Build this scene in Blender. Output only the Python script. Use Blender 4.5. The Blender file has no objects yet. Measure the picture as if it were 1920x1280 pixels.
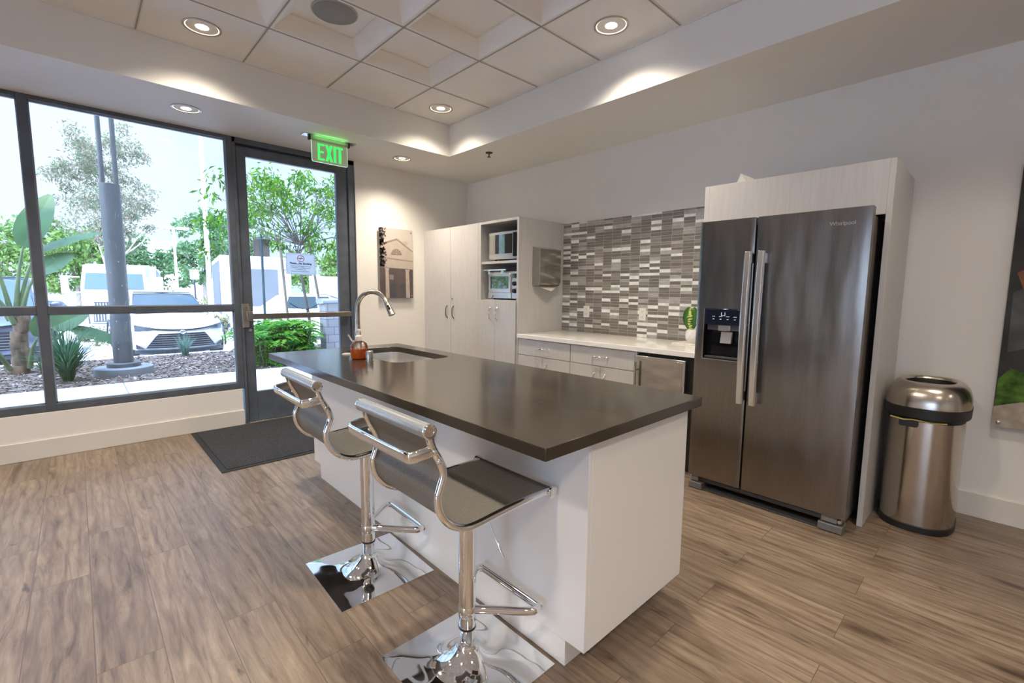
import bpy, bmesh, math, random
from mathutils import Vector, Matrix, noise
R = math.radians
PI = math.pi
sc = bpy.context.scene
col = sc.collection

# ------------------------------------------------------------------ camera
cam = bpy.data.cameras.new('camera')
cam.sensor_width = 36.0
cam.lens = 867.0 / 1920 * 36
cam.clip_end = 500
camo = bpy.data.objects.new('camera', cam)
col.objects.link(camo)
rx = Vector((0.68464826, 0.72880447, 0.01004037))
ry = Vector((-0.08613873, 0.06722583, 0.99401248))
rz = Vector((0.72376576, -0.68141378, 0.10880434))
camo.matrix_world = Matrix(((rx.x, ry.x, rz.x, 0), (rx.y, ry.y, rz.y, 0), (rx.z, ry.z, rz.z, 1.34), (0, 0, 0, 1)))
sc.camera = camo

# ------------------------------------------------------------------ view, sky, sun
sc.view_settings.view_transform = 'Standard'
sc.view_settings.look = 'None'
sc.view_settings.gamma = 1
sc.view_settings.use_curve_mapping = False
sc.view_settings.exposure = 0.58

W = bpy.data.worlds.new('sky')
sc.world = W
W.use_nodes = True
nt = W.node_tree
nt.nodes.clear()
wo = nt.nodes.new('ShaderNodeOutputWorld')
bg = nt.nodes.new('ShaderNodeBackground')
tc = nt.nodes.new('ShaderNodeTexCoord')
sep = nt.nodes.new('ShaderNodeSeparateXYZ')
rmp = nt.nodes.new('ShaderNodeValToRGB')
rmp.color_ramp.elements[0].position = 0.0
rmp.color_ramp.elements[0].color = (0.64, 0.89, 1.32, 1)
rmp.color_ramp.elements[1].position = 0.75
rmp.color_ramp.elements[1].color = (0.36, 0.64, 1.25, 1)
nz = nt.nodes.new('ShaderNodeTexNoise')
nz.inputs['Scale'].default_value = 2.6
nz.inputs['Detail'].default_value = 5
cr = nt.nodes.new('ShaderNodeValToRGB')
cr.color_ramp.elements[0].position = 0.42
cr.color_ramp.elements[1].position = 0.66
mx = nt.nodes.new('ShaderNodeMix')
mx.data_type = 'RGBA'
mx.inputs['B'].default_value = (0.74, 0.88, 1.12, 1)
L = nt.links.new
L(tc.outputs['Generated'], sep.inputs[0])
L(sep.outputs['Z'], rmp.inputs[0])
L(tc.outputs['Generated'], nz.inputs['Vector'])
L(nz.outputs['Fac'], cr.inputs[0])
L(cr.outputs['Color'], mx.inputs['Factor'])
L(rmp.outputs['Color'], mx.inputs['A'])
SUN_DIR = Vector((0.45, -0.42, 0.79)).normalized()
nrmn = nt.nodes.new('ShaderNodeVectorMath'); nrmn.operation = 'NORMALIZE'
dotn = nt.nodes.new('ShaderNodeVectorMath'); dotn.operation = 'DOT_PRODUCT'
dotn.inputs[1].default_value = SUN_DIR
L(tc.outputs['Generated'], nrmn.inputs[0])
L(nrmn.outputs[0], dotn.inputs[0])
mxm = nt.nodes.new('ShaderNodeMath'); mxm.operation = 'MAXIMUM'; mxm.inputs[1].default_value = 0.0
L(dotn.outputs['Value'], mxm.inputs[0])
pwm = nt.nodes.new('ShaderNodeMath'); pwm.operation = 'POWER'; pwm.inputs[1].default_value = 2.2
L(mxm.outputs[0], pwm.inputs[0])
glw = nt.nodes.new('ShaderNodeMath'); glw.operation = 'MULTIPLY_ADD'
glw.inputs[1].default_value = 14.0      # haze glow round the sun
glw.inputs[2].default_value = 0.90     # open sky
L(pwm.outputs[0], glw.inputs[0])
L(glw.outputs[0], bg.inputs['Strength'])
L(mx.outputs['Result'], bg.inputs['Color'])
L(bg.outputs[0], wo.inputs[0])

sun = bpy.data.lights.new('sun', 'SUN')
sun.energy = 3.2
sun.angle = R(0.6)
sun.color = (1.0, 0.96, 0.88)
suno = bpy.data.objects.new('sun', sun)
col.objects.link(suno)
suno.rotation_euler = Vector((-0.45, 0.42, -0.79)).to_track_quat('-Z', 'Y').to_euler()

LAMP_W = 116.0
LAMP_COL = (1.0, 0.88, 0.715)


# ------------------------------------------------------------------ mesh helpers
class MB:
    def __init__(s):
        s.v, s.f, s.m, s.cur = [], [], [], 0

    def add(s, vs, fs):
        o = len(s.v)
        s.v += [tuple(v) for v in vs]
        for f in fs:
            s.f.append(tuple(i + o for i in f))
            s.m.append(s.cur)
        return s

    def box(s, x0, x1, y0, y1, z0, z1):
        x0, x1 = min(x0, x1), max(x0, x1)
        y0, y1 = min(y0, y1), max(y0, y1)
        z0, z1 = min(z0, z1), max(z0, z1)
        return s.add([(x0, y0, z0), (x1, y0, z0), (x1, y1, z0), (x0, y1, z0), (x0, y0, z1), (x1, y0, z1), (x1, y1, z1), (x0, y1, z1)],
                     [(3, 2, 1, 0), (4, 5, 6, 7), (0, 1, 5, 4), (1, 2, 6, 5), (2, 3, 7, 6), (3, 0, 4, 7)])

    def loft(s, rings, caps=True, closed=True):
        n = len(rings[0])
        vs = [p for r in rings for p in r]
        fs = []
        for k in range(len(rings) - 1):
            for i in range(n if closed else n - 1):
                j = (i + 1) % n
                fs.append((k * n + i, k * n + j, (k + 1) * n + j, (k + 1) * n + i))
        if caps:
            fs.append(tuple(range(n - 1, -1, -1)))
            fs.append(tuple((len(rings) - 1) * n + i for i in range(n)))
        return s.add(vs, fs)

    def tube(s, pts, r, n=10, caps=True, flat=None):
        pts = [Vector(p) for p in pts]
        rr = r if isinstance(r, (list, tuple)) else [r] * len(pts)
        rings = []
        t0 = (pts[1] - pts[0]).normalized()
        up = Vector((0, 0, 1)) if abs(t0.z) < 0.9 else Vector((1, 0, 0))
        nrm = (up - t0 * up.dot(t0)).normalized()
        for k, p in enumerate(pts):
            a = pts[max(k - 1, 0)]
            b = pts[min(k + 1, len(pts) - 1)]
            t = (b - a).normalized()
            nrm = (nrm - t * nrm.dot(t)).normalized()
            bn = t.cross(nrm)
            ring = []
            for i in range(n):
                c, sn = math.cos(2 * PI * i / n), math.sin(2 * PI * i / n)
                if flat:
                    c *= flat[0]
                    sn *= flat[1]
                ring.append(p + nrm * (rr[k] * c) + bn * (rr[k] * sn))
            rings.append(ring)
        return s.loft(rings, caps)

    def lathe(s, prof, c=(0, 0, 0), n=32, axis='z', caps=True):
        rings = []
        for r, h in prof:
            ring = []
            for i in range(n):
                a = 2 * PI * i / n
                u, v = r * math.cos(a), r * math.sin(a)
                p = {'z': (u, v, h), 'x': (h, u, v), 'y': (v, h, u)}[axis]
                ring.append((p[0] + c[0], p[1] + c[1], p[2] + c[2]))
            rings.append(ring)
        return s.loft(rings, caps)

    def prism(s, poly, plane, d0, d1):
        def P(a, b, d):
            return {'xy': (a, b, d), 'xz': (a, d, b), 'yz': (d, a, b)}[plane]
        return s.loft([[P(a, b, d0) for a, b in poly], [P(a, b, d1) for a, b in poly]])

    def ico(s, c, r, sub=2, sq=(1, 1, 1), amp=0.0, fr=2.0, seed=0):
        b = bmesh.new()
        bmesh.ops.create_icosphere(b, subdivisions=sub, radius=1)
        vs = []
        for v in b.verts:
            k = 1 + amp * noise.noise(v.co * fr + Vector((seed * 3.1, seed * 1.7, 0)))
            vs.append((c[0] + v.co.x * r * k * sq[0], c[1] + v.co.y * r * k * sq[1], c[2] + v.co.z * r * k * sq[2]))
        fs = [tuple(v.index for v in f.verts) for f in b.faces]
        b.free()
        return s.add(vs, fs)

    def xform(s, M):
        s.v = [tuple(M @ Vector(v)) for v in s.v]
        return s


def rrect(x0, x1, y0, y1, r, n=5):
    out = []
    for cx, cy, a0 in ((x1 - r, y1 - r, 0), (x0 + r, y1 - r, 90), (x0 + r, y0 + r, 180), (x1 - r, y0 + r, 270)):
        for i in range(n + 1):
            a = R(a0 + 90 * i / n)
            out.append((cx + r * math.cos(a), cy + r * math.sin(a)))
    return out


def superell(cx, cy, hx, hy, e=2.0, n=40):
    out = []
    for i in range(n):
        a = 2 * PI * i / n
        c, s_ = math.cos(a), math.sin(a)
        out.append((cx + hx * math.copysign(abs(c) ** (2 / e), c), cy + hy * math.copysign(abs(s_) ** (2 / e), s_)))
    return out


def smooth_path(pts, k=4):
    P = [Vector(p) for p in pts]
    out = []
    for i in range(len(P) - 1):
        p0, p1, p2, p3 = P[max(i - 1, 0)], P[i], P[i + 1], P[min(i + 2, len(P) - 1)]
        for j in range(k):
            t = j / k
            out.append(0.5 * ((2 * p1) + (p2 - p0) * t + (2 * p0 - 5 * p1 + 4 * p2 - p3) * t * t + (3 * p1 - p0 - 3 * p2 + p3) * t ** 3))
    out.append(P[-1])
    return out


OFF = {}


def obj(name, mb, mats, parent=None, bevel=0.0, ang=35, recalc=True, seg=2):
    me = bpy.data.meshes.new(name)
    off = OFF.get(parent.name, Vector((0, 0, 0))) if parent else Vector((0, 0, 0))
    me.from_pydata([tuple(Vector(v) - off) for v in mb.v], [], mb.f)
    mats = mats if isinstance(mats, (list, tuple)) else [mats]
    for m in mats:
        me.materials.append(m)
    if any(mb.m):
        me.polygons.foreach_set('material_index', mb.m)
    if recalc:
        b = bmesh.new()
        b.from_mesh(me)
        bmesh.ops.recalc_face_normals(b, faces=b.faces)
        b.to_mesh(me)
        b.free()
    if ang:
        me.polygons.foreach_set('use_smooth', [True] * len(me.polygons))
        me.set_sharp_from_angle(angle=R(ang))
    me.update()
    o = bpy.data.objects.new(name, me)
    col.objects.link(o)
    if parent:
        o.parent = parent
        OFF[o.name] = off
    if bevel:
        md = o.modifiers.new('bevel', 'BEVEL')
        md.width = bevel
        md.segments = seg
        md.limit_method = 'ANGLE'
        md.angle_limit = R(40)
    return o


def tag(o, label, cat, group=None, kind=None):
    o['label'] = label
    o['category'] = cat
    if group:
        o['group'] = group
    if kind:
        o['kind'] = kind
    return o


def thing(name, label, cat, loc=(0, 0, 0), group=None, kind=None):
    o = bpy.data.objects.new(name, None)
    o.empty_display_size = 0.1
    col.objects.link(o)
    o.location = loc
    OFF[o.name] = Vector(loc)
    tag(o, label, cat, group, kind)
    return o


def single(name, mb, mats, label, cat, loc=None, group=None, **kw):
    """a thing that is one mesh, with its origin at its base"""
    if loc is not None:
        mb.v = [tuple(Vector(v) - Vector(loc)) for v in mb.v]
    o = obj(name, mb, mats, None, **kw)
    if loc is not None:
        o.location = loc
    return tag(o, label, cat, group)


def struct(name, mb, mats, label, cat, parent=None, **kw):
    o = obj(name, mb, mats, parent, **kw)
    if parent is None:
        tag(o, label, cat, None, 'structure')
    return o


def dup(root, loc, label, group=None):
    r = root.copy()
    col.objects.link(r)
    r.location = loc
    r['label'] = label
    OFF[r.name] = Vector(loc)
    if group:
        r['group'] = group
    for ch in list(root.children):
        c = ch.copy()
        col.objects.link(c)
        c.parent = r
        for g in ch.children:
            d = g.copy()
            col.objects.link(d)
            d.parent = c
    return r


def text_part(name, s, size, mat, parent, M, extrude=0.0008, bold=0.0, align='CENTER', space=1.0):
    cu = bpy.data.curves.new(name, 'FONT')
    cu.body = s
    cu.size = size
    cu.extrude = extrude
    cu.offset = bold
    cu.align_x = align
    cu.align_y = 'CENTER'
    cu.space_character = space
    cu.resolution_u = 3
    t = bpy.data.objects.new(name + '_curve', cu)
    col.objects.link(t)
    dg = bpy.context.evaluated_depsgraph_get()
    me = bpy.data.meshes.new_from_object(t.evaluated_get(dg))
    bpy.data.objects.remove(t)
    me.transform(M)
    if parent:
        me.transform(Matrix.Translation(-OFF.get(parent.name, Vector())))
    me.materials.clear()
    me.materials.append(mat)
    o = bpy.data.objects.new(name, me)
    col.objects.link(o)
    if parent:
        o.parent = parent
        OFF[o.name] = OFF.get(parent.name, Vector())
    return o


def basis(x, y, z, o):
    x, y, z, o = Vector(x), Vector(y), Vector(z), Vector(o)
    return Matrix(((x.x, y.x, z.x, o.x), (x.y, y.y, z.y, o.y), (x.z, y.z, z.z, o.z), (0, 0, 0, 1)))


# ------------------------------------------------------------------ materials
def new_mat(name):
    m = bpy.data.materials.new(name)
    m.use_nodes = True
    t = m.node_tree
    b = t.nodes['Principled BSDF']
    return m, t, b


def noise_node(t, scale, stretch=(1, 1, 1), detail=3, coord='Object'):
    tc = t.nodes.new('ShaderNodeTexCoord')
    mp = t.nodes.new('ShaderNodeMapping')
    mp.inputs['Scale'].default_value = stretch
    n = t.nodes.new('ShaderNodeTexNoise')
    n.inputs['Scale'].default_value = scale
    n.inputs['Detail'].default_value = detail
    t.links.new(tc.outputs[coord], mp.inputs[0])
    t.links.new(mp.outputs[0], n.inputs['Vector'])
    return n


def P(name, c, rough=0.5, metal=0.0, var=0.08, scale=6.0, stretch=(1, 1, 1), bump=0.0, bscale=None, spec=0.5, emit=None, es=0.0, coat=0.0, rvar=0.0, detail=3, bdist=0.02):
    m, t, b = new_mat(name)
    n = noise_node(t, scale, stretch, detail)
    r = t.nodes.new('ShaderNodeValToRGB')
    r.color_ramp.elements[0].position = 0.3
    r.color_ramp.elements[1].position = 0.7
    r.color_ramp.elements[0].color = tuple(max(0, x * (1 - var)) for x in c) + (1,)
    r.color_ramp.elements[1].color = tuple(min(1, x * (1 + var)) for x in c) + (1,)
    t.links.new(n.outputs['Fac'], r.inputs[0])
    t.links.new(r.outputs[0], b.inputs['Base Color'])
    b.inputs['Roughness'].default_value = rough
    b.inputs['Metallic'].default_value = metal
    b.inputs['Specular IOR Level'].default_value = spec
    b.inputs['Coat Weight'].default_value = coat
    if rvar:
        mr = t.nodes.new('ShaderNodeMapRange')
        mr.inputs['To Min'].default_value = max(0.02, rough - rvar)
        mr.inputs['To Max'].default_value = rough + rvar
        t.links.new(n.outputs['Fac'], mr.inputs['Value'])
        t.links.new(mr.outputs[0], b.inputs['Roughness'])
    if bump:
        n2 = noise_node(t, bscale, stretch, detail) if bscale else n
        bp = t.nodes.new('ShaderNodeBump')
        bp.inputs['Strength'].default_value = bump
        bp.inputs['Distance'].default_value = bdist
        t.links.new(n2.outputs['Fac'], bp.inputs['Height'])
        t.links.new(bp.outputs[0], b.inputs['Normal'])
    if emit:
        b.inputs['Emission Color'].default_value = emit + (1,)
        b.inputs['Emission Strength'].default_value = es
    return m


def glass_mat(name, tint=(1, 1, 1), refl=1.0):
    m = bpy.data.materials.new(name)
    m.use_nodes = True
    t = m.node_tree
    t.nodes.clear()
    o = t.nodes.new('ShaderNodeOutputMaterial')
    mixs = t.nodes.new('ShaderNodeMixShader')
    tr = t.nodes.new('ShaderNodeBsdfTransparent')
    tr.inputs[0].default_value = tint + (1,)
    gl = t.nodes.new('ShaderNodeBsdfGlossy')
    gl.inputs['Roughness'].default_value = 0.01
    fr = t.nodes.new('ShaderNodeFresnel')
    fr.inputs['IOR'].default_value = 1.45
    mu = t.nodes.new('ShaderNodeMath')
    mu.operation = 'MULTIPLY'
    mu.inputs[1].default_value = refl
    t.links.new(fr.outputs[0], mu.inputs[0])
    t.links.new(mu.outputs[0], mixs.inputs[0])
    t.links.new(tr.outputs[0], mixs.inputs[1])
    t.links.new(gl.outputs[0], mixs.inputs[2])
    t.links.new(mixs.outputs[0], o.inputs[0])
    return m


def leaf_mat(name, c, var=0.35, trans=0.45, rough=0.5, scale=3.0):
    m = bpy.data.materials.new(name)
    m.use_nodes = True
    t = m.node_tree
    t.nodes.clear()
    o = t.nodes.new('ShaderNodeOutputMaterial')
    n = noise_node(t, scale)
    r = t.nodes.new('ShaderNodeValToRGB')
    r.color_ramp.elements[0].position = 0.3
    r.color_ramp.elements[1].position = 0.7
    r.color_ramp.elements[0].color = tuple(x * (1 - var) for x in c) + (1,)
    r.color_ramp.elements[1].color = tuple(min(1, x * (1 + var)) for x in c) + (1,)
    t.links.new(n.outputs['Fac'], r.inputs[0])
    d = t.nodes.new('ShaderNodeBsdfPrincipled')
    d.inputs['Roughness'].default_value = rough
    d.inputs['Specular IOR Level'].default_value = 0.3
    tl = t.nodes.new('ShaderNodeBsdfTranslucent')
    mixs = t.nodes.new('ShaderNodeMixShader')
    mixs.inputs[0].default_value = trans
    t.links.new(r.outputs[0], d.inputs['Base Color'])
    t.links.new(r.outputs[0], tl.inputs['Color'])
    t.links.new(d.outputs[0], mixs.inputs[1])
    t.links.new(tl.outputs[0], mixs.inputs[2])
    t.links.new(mixs.outputs[0], o.inputs[0])
    return m


M = {}
M['wall'] = P('painted_wall', (0.80, 0.77, 0.72), 0.75, var=0.015, scale=1.5, bump=0.04, bscale=220, spec=0.2)
M['soffit'] = P('soffit_paint', (0.80, 0.78, 0.74), 0.6, var=0.015, scale=1.5, bump=0.03, bscale=200, spec=0.25)
M['tilewhite'] = P('ceiling_tile', (0.88, 0.86, 0.83), 0.9, var=0.02, scale=3, bump=0.08, bscale=180, spec=0.1)
M['grid'] = P('ceiling_grid_metal', (0.78, 0.76, 0.72), 0.45, var=0.02, spec=0.4)
M['trimpaint'] = P('trim_paint', (0.70, 0.66, 0.60), 0.45, var=0.03, scale=4, spec=0.4)
M['frame'] = P('dark_anodised_frame', (0.105, 0.122, 0.148), 0.36, 0.2, var=0.15, scale=8, spec=0.5)
M['glass'] = glass_mat('window_glass')
M['chrome'] = P('chrome', (0.86, 0.87, 0.88), 0.035, 1.0, var=0.02, scale=5)
M['steel'] = P('brushed_steel', (0.40, 0.375, 0.35), 0.30, 1.0, var=0.05, scale=30, stretch=(1, 1, 40), rvar=0.05)
M['steel_h'] = P('satin_steel', (0.62, 0.60, 0.57), 0.24, 1.0, var=0.05, scale=60, stretch=(1, 1, 20))
M['nickel'] = P('brushed_nickel', (0.50, 0.46, 0.40), 0.26, 1.0, var=0.05, scale=40)
M['black'] = P('black_plastic', (0.012, 0.012, 0.013), 0.45, var=0.2, scale=20)
M['blackgloss'] = P('black_gloss', (0.008, 0.009, 0.012), 0.06, var=0.2, scale=20)
M['darkgrey'] = P('dark_grey_plastic', (0.055, 0.056, 0.06), 0.5, var=0.1, scale=20)
M['laminate'] = P('pale_wood_laminate', (0.57, 0.55, 0.53), 0.32, var=0.05, scale=14, stretch=(6, 6, 0.35), spec=0.4, detail=6)
M['island'] = P('white_island_panel', (0.88, 0.88, 0.885), 0.30, var=0.01, scale=3, spec=0.45)
M['white'] = P('white_quartz', (0.88, 0.86, 0.82), 0.10, var=0.02, scale=10, spec=0.5)
M['plastic'] = P('white_plastic', (0.80, 0.76, 0.68), 0.35, var=0.02)
M['cord'] = P('dark_line', (0.02, 0.02, 0.02), 0.7)

# island stone top
m, t, b = new_mat('dark_quartz')
n = noise_node(t, 2.2, (1, 2.5, 1), 8)
n2 = noise_node(t, 90, (1, 1, 1), 2)
r = t.nodes.new('ShaderNodeValToRGB')
r.color_ramp.elements[0].position = 0.35
r.color_ramp.elements[0].color = (0.036, 0.029, 0.022, 1)
r.color_ramp.elements[1].position = 0.75
r.color_ramp.elements[1].color = (0.062, 0.050, 0.038, 1)
t.links.new(n.outputs['Fac'], r.inputs[0])
t.links.new(r.outputs[0], b.inputs['Base Color'])
mr = t.nodes.new('ShaderNodeMapRange')
mr.inputs['To Min'].default_value = 0.10
mr.inputs['To Max'].default_value = 0.19
t.links.new(n2.outputs['Fac'], mr.inputs['Value'])
t.links.new(mr.outputs[0], b.inputs['Roughness'])
b.inputs['Specular IOR Level'].default_value = 0.6
M['quartz'] = m

# plank floor, boards run along x
m, t, b = new_mat('oak_plank_floor')
tc = t.nodes.new('ShaderNodeTexCoord')
mp = t.nodes.new('ShaderNodeMapping')
mp.inputs['Location'].default_value = (0.35, 0.036, 0)
br = t.nodes.new('ShaderNodeTexBrick')
br.inputs['Scale'].default_value = 1.0
br.inputs['Brick Width'].default_value = 1.24
br.inputs['Row Height'].default_value = 0.192
br.inputs['Mortar Size'].default_value = 0.0016
br.inputs['Mortar Smooth'].default_value = 0.1
br.inputs['Color1'].default_value = (0, 0, 0, 1)
br.inputs['Color2'].default_value = (1, 1, 1, 1)
br.inputs['Mortar'].default_value = (0.5, 0.5, 0.5, 1)
br.offset = 0.37
br.offset_frequency = 2
t.links.new(tc.outputs['Object'], mp.inputs[0])
t.links.new(mp.outputs[0], br.inputs['Vector'])
va = t.nodes.new('ShaderNodeVectorMath')
va.operation = 'MULTIPLY_ADD'
va.inputs[1].default_value = (17.3, 7.7, 3.1)
t.links.new(br.outputs['Color'], va.inputs[0])
t.links.new(tc.outputs['Object'], va.inputs[2])


def stretched(stretch):
    mp2 = t.nodes.new('ShaderNodeMapping')
    mp2.inputs['Scale'].default_value = stretch
    t.links.new(va.outputs[0], mp2.inputs[0])
    return mp2.outputs[0]


def fl_noise(scale, stretch, detail, dist=0.0, rough=0.55):
    nn = t.nodes.new('ShaderNodeTexNoise')
    nn.inputs['Scale'].default_value = scale
    nn.inputs['Detail'].default_value = detail
    nn.inputs['Distortion'].default_value = dist
    nn.inputs['Roughness'].default_value = rough
    t.links.new(stretched(stretch), nn.inputs['Vector'])
    return nn


def ramp(src, stops):
    r = t.nodes.new('ShaderNodeValToRGB')
    e = r.color_ramp.elements
    e[0].position, e[0].color = stops[0][0], stops[0][1] + (1,)
    e[1].position, e[1].color = stops[-1][0], stops[-1][1] + (1,)
    for p, c in stops[1:-1]:
        k = e.new(p)
        k.color = c + (1,)
    t.links.new(src, r.inputs[0])
    return r


def mixc(a, b_, fac, blend='MIX', f=1.0):
    k = t.nodes.new('ShaderNodeMix')
    k.data_type = 'RGBA'
    k.blend_type = blend
    if isinstance(fac, float):
        k.inputs['Factor'].default_value = fac
    else:
        t.links.new(fac, k.inputs['Factor'])
    for nm, s_ in (('A', a), ('B', b_)):
        if isinstance(s_, tuple):
            k.inputs[nm].default_value = s_ + (1,)
        else:
            t.links.new(s_, k.inputs[nm])
    return k.outputs['Result']


grain = fl_noise(2.4, (1.0, 9.0, 1), 7, 1.3, 0.62)
fine = fl_noise(20.0, (0.8, 12.0, 1), 4, 0.3)
blotch = fl_noise(1.5, (1.0, 2.6, 1), 3, 1.2)
crack = fl_noise(1.3, (1.4, 6.5, 1), 5, 2.2, 0.6)
wv = t.nodes.new('ShaderNodeTexWave')
wv.bands_direction = 'Y'
wv.inputs['Scale'].default_value = 2.6
wv.inputs['Distortion'].default_value = 9.0
wv.inputs['Detail'].default_value = 3.0
wv.inputs['Detail Scale'].default_value = 1.1
t.links.new(stretched((0.5, 2.4, 1)), wv.inputs['Vector'])
vo = t.nodes.new('ShaderNodeTexVoronoi')
vo.inputs['Scale'].default_value = 1.0
t.links.new(stretched((1.5, 4.2, 1)), vo.inputs['Vector'])
base = ramp(grain.outputs['Fac'], [(0.27, (0.105, 0.073, 0.053)), (0.43, (0.218, 0.163, 0.120)), (0.57, (0.280, 0.217, 0.164)), (0.75, (0.345, 0.280, 0.218))])
f1 = ramp(fine.outputs['Fac'], [(0.30, (0.78, 0.76, 0.74)), (0.6, (1, 1, 1))])
c1 = mixc(base.outputs[0], f1.outputs[0], 0.75, 'MULTIPLY')
fw = ramp(wv.outputs['Fac'], [(0.0, (0.74, 0.70, 0.68)), (0.35, (1, 1, 1)), (1.0, (1.06, 1.05, 1.04))])
c1 = mixc(c1, fw.outputs[0], 0.65, 'MULTIPLY')
f2 = ramp(blotch.outputs['Fac'], [(0.30, (0.82, 0.79, 0.79)), (0.52, (1, 1, 1)), (0.8, (1.12, 1.10, 1.08))])
c2 = mixc(c1, f2.outputs[0], 0.8, 'MULTIPLY')
f3 = ramp(crack.outputs['Fac'], [(0.27, (0.24, 0.20, 0.19)), (0.36, (1, 1, 1))])
c3 = mixc(c2, f3.outputs[0], 0.8, 'MULTIPLY')
fk = ramp(vo.outputs['Distance'], [(0.03, (0.16, 0.12, 0.10)), (0.10, (0.62, 0.55, 0.50)), (0.19, (1, 1, 1))])
c3 = mixc(c3, fk.outputs[0], 0.75, 'MULTIPLY')
f4 = ramp(br.outputs['Color'], [(0.0, (0.84, 0.83, 0.82)), (1.0, (1.08, 1.07, 1.06))])
c4 = mixc(c3, f4.outputs[0], 1.0, 'MULTIPLY')
c5 = mixc(c4, (0.12, 0.085, 0.06), br.outputs['Fac'])
t.links.new(c5, b.inputs['Base Color'])
b.inputs['Roughness'].default_value = 0.34
b.inputs['Specular IOR Level'].default_value = 0.6
bp = t.nodes.new('ShaderNodeBump')
bp.inputs['Strength'].default_value = 0.12
bp.inputs['Distance'].default_value = 0.004
t.links.new(grain.outputs['Fac'], bp.inputs['Height'])
t.links.new(bp.outputs[0], b.inputs['Normal'])
M['floor'] = m

# ------------------------------------------------------------------ room shell
ZS, ZT = 2.745, 3.056            # soffit and tile ceiling heights
XW, YK = -5.05, 3.91             # inner faces of the window wall and the kitchen wall
TX, TY = -4.165, 2.985           # edges of the ceiling tray
XR, YF = 4.4, -9.0
GY0 = -8.6                       # end of the glazing toward the front

mb = MB().box(-5.2, XR + 0.15, YF - 0.15, YK + 0.15, -0.12, 0)
struct('floor', mb, M['floor'], 'floor of pale oak planks with dark knots', 'floor', ang=0)
mb = MB().box(-5.2, XR + 0.15, YK, YK + 0.15, 0, 3.4)
struct('wall_back', mb, M['wall'], 'warm white wall behind the kitchen cabinets', 'wall', ang=0)
mb = MB().box(-5.20, XW, 2.34, YK, 0, ZS)
struct('wall_left', mb, M['wall'], 'warm white wall right of the glass door', 'wall', ang=0)
mb = MB().box(-5.20, -5.064, GY0, 1.137, 0, 0.358)
struct('wall_left_low', mb, M['wall'], 'low wall under the windows', 'wall', ang=0, bevel=0.004)
mb = MB().box(XR, XR + 0.15, YF, YK, 0, 3.4)
struct('wall_right', mb, M['wall'], 'plain wall on the far right side', 'wall', ang=0)
mb = MB().box(-5.2, -.4, YF - 0.15, YF, 0, 3.4).box(-.4, XR, YF - .15, YF, 0, .36).box(-.4, XR, YF - .15, YF, ZS, 3.4).box(2.72, XR, YF - .15, YF, .36, ZS).box(-5.2, XW, YF, GY0, 0, 3.4)
struct('wall_front', mb, M['wall'], 'plain wall behind the viewpoint', 'wall', ang=0)
# dropped soffits
mb = MB().box(-5.2, TX, YF, YK, ZS, 3.3).box(TX, XR, TY, YK, ZS, 3.3)
struct('trim_1', mb, M['soffit'], 'dropped soffit along the windows and the kitchen wall', 'soffit', ang=0)
mb = MB().box(-5.3, XR + 0.2, YF - 0.2, YK + 0.2, 3.3, 3.45)
struct('roof', mb, M['soffit'], 'roof slab over the room', 'roof', ang=0)
# unseen front wall, added this tall to keep the sun off the planting bed
fac = P('shade_wall_stucco', (0.55, 0.52, 0.48), 0.9, var=0.06, bump=0.2, bscale=60)
mb = MB().box(-5.42, -5.2, -22, 22, 2.86, 11.6).box(-5.42, -5.2, YK, 22, -0.1, 2.86).box(-5.42, -5.2, -22, YF, -0.1, 2.86)
struct('wall_sun_shade', mb, fac, 'unseen outer wall above the glazing, added to shade the planting bed', 'wall', ang=0)

# baseboards
mb = MB().box(-5.064, XW, GY0, 1.143, 0, 0.148)
struct('baseboard_left', mb, M['trimpaint'], 'tall painted baseboard under the windows', 'baseboard', ang=0, bevel=0.004)
mb = MB().box(-0.458, XR, 3.896, YK, 0, 0.148)
struct('baseboard_back', mb, M['trimpaint'], 'painted baseboard right of the refrigerator', 'baseboard', ang=0, bevel=0.003)
mb = MB().box(XW, XW + 0.014, 2.345, 3.27, 0, 0.148)
struct('baseboard_left_short', mb, M['trimpaint'], 'short painted baseboard beside the door', 'baseboard', ang=0, bevel=0.003)

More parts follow.
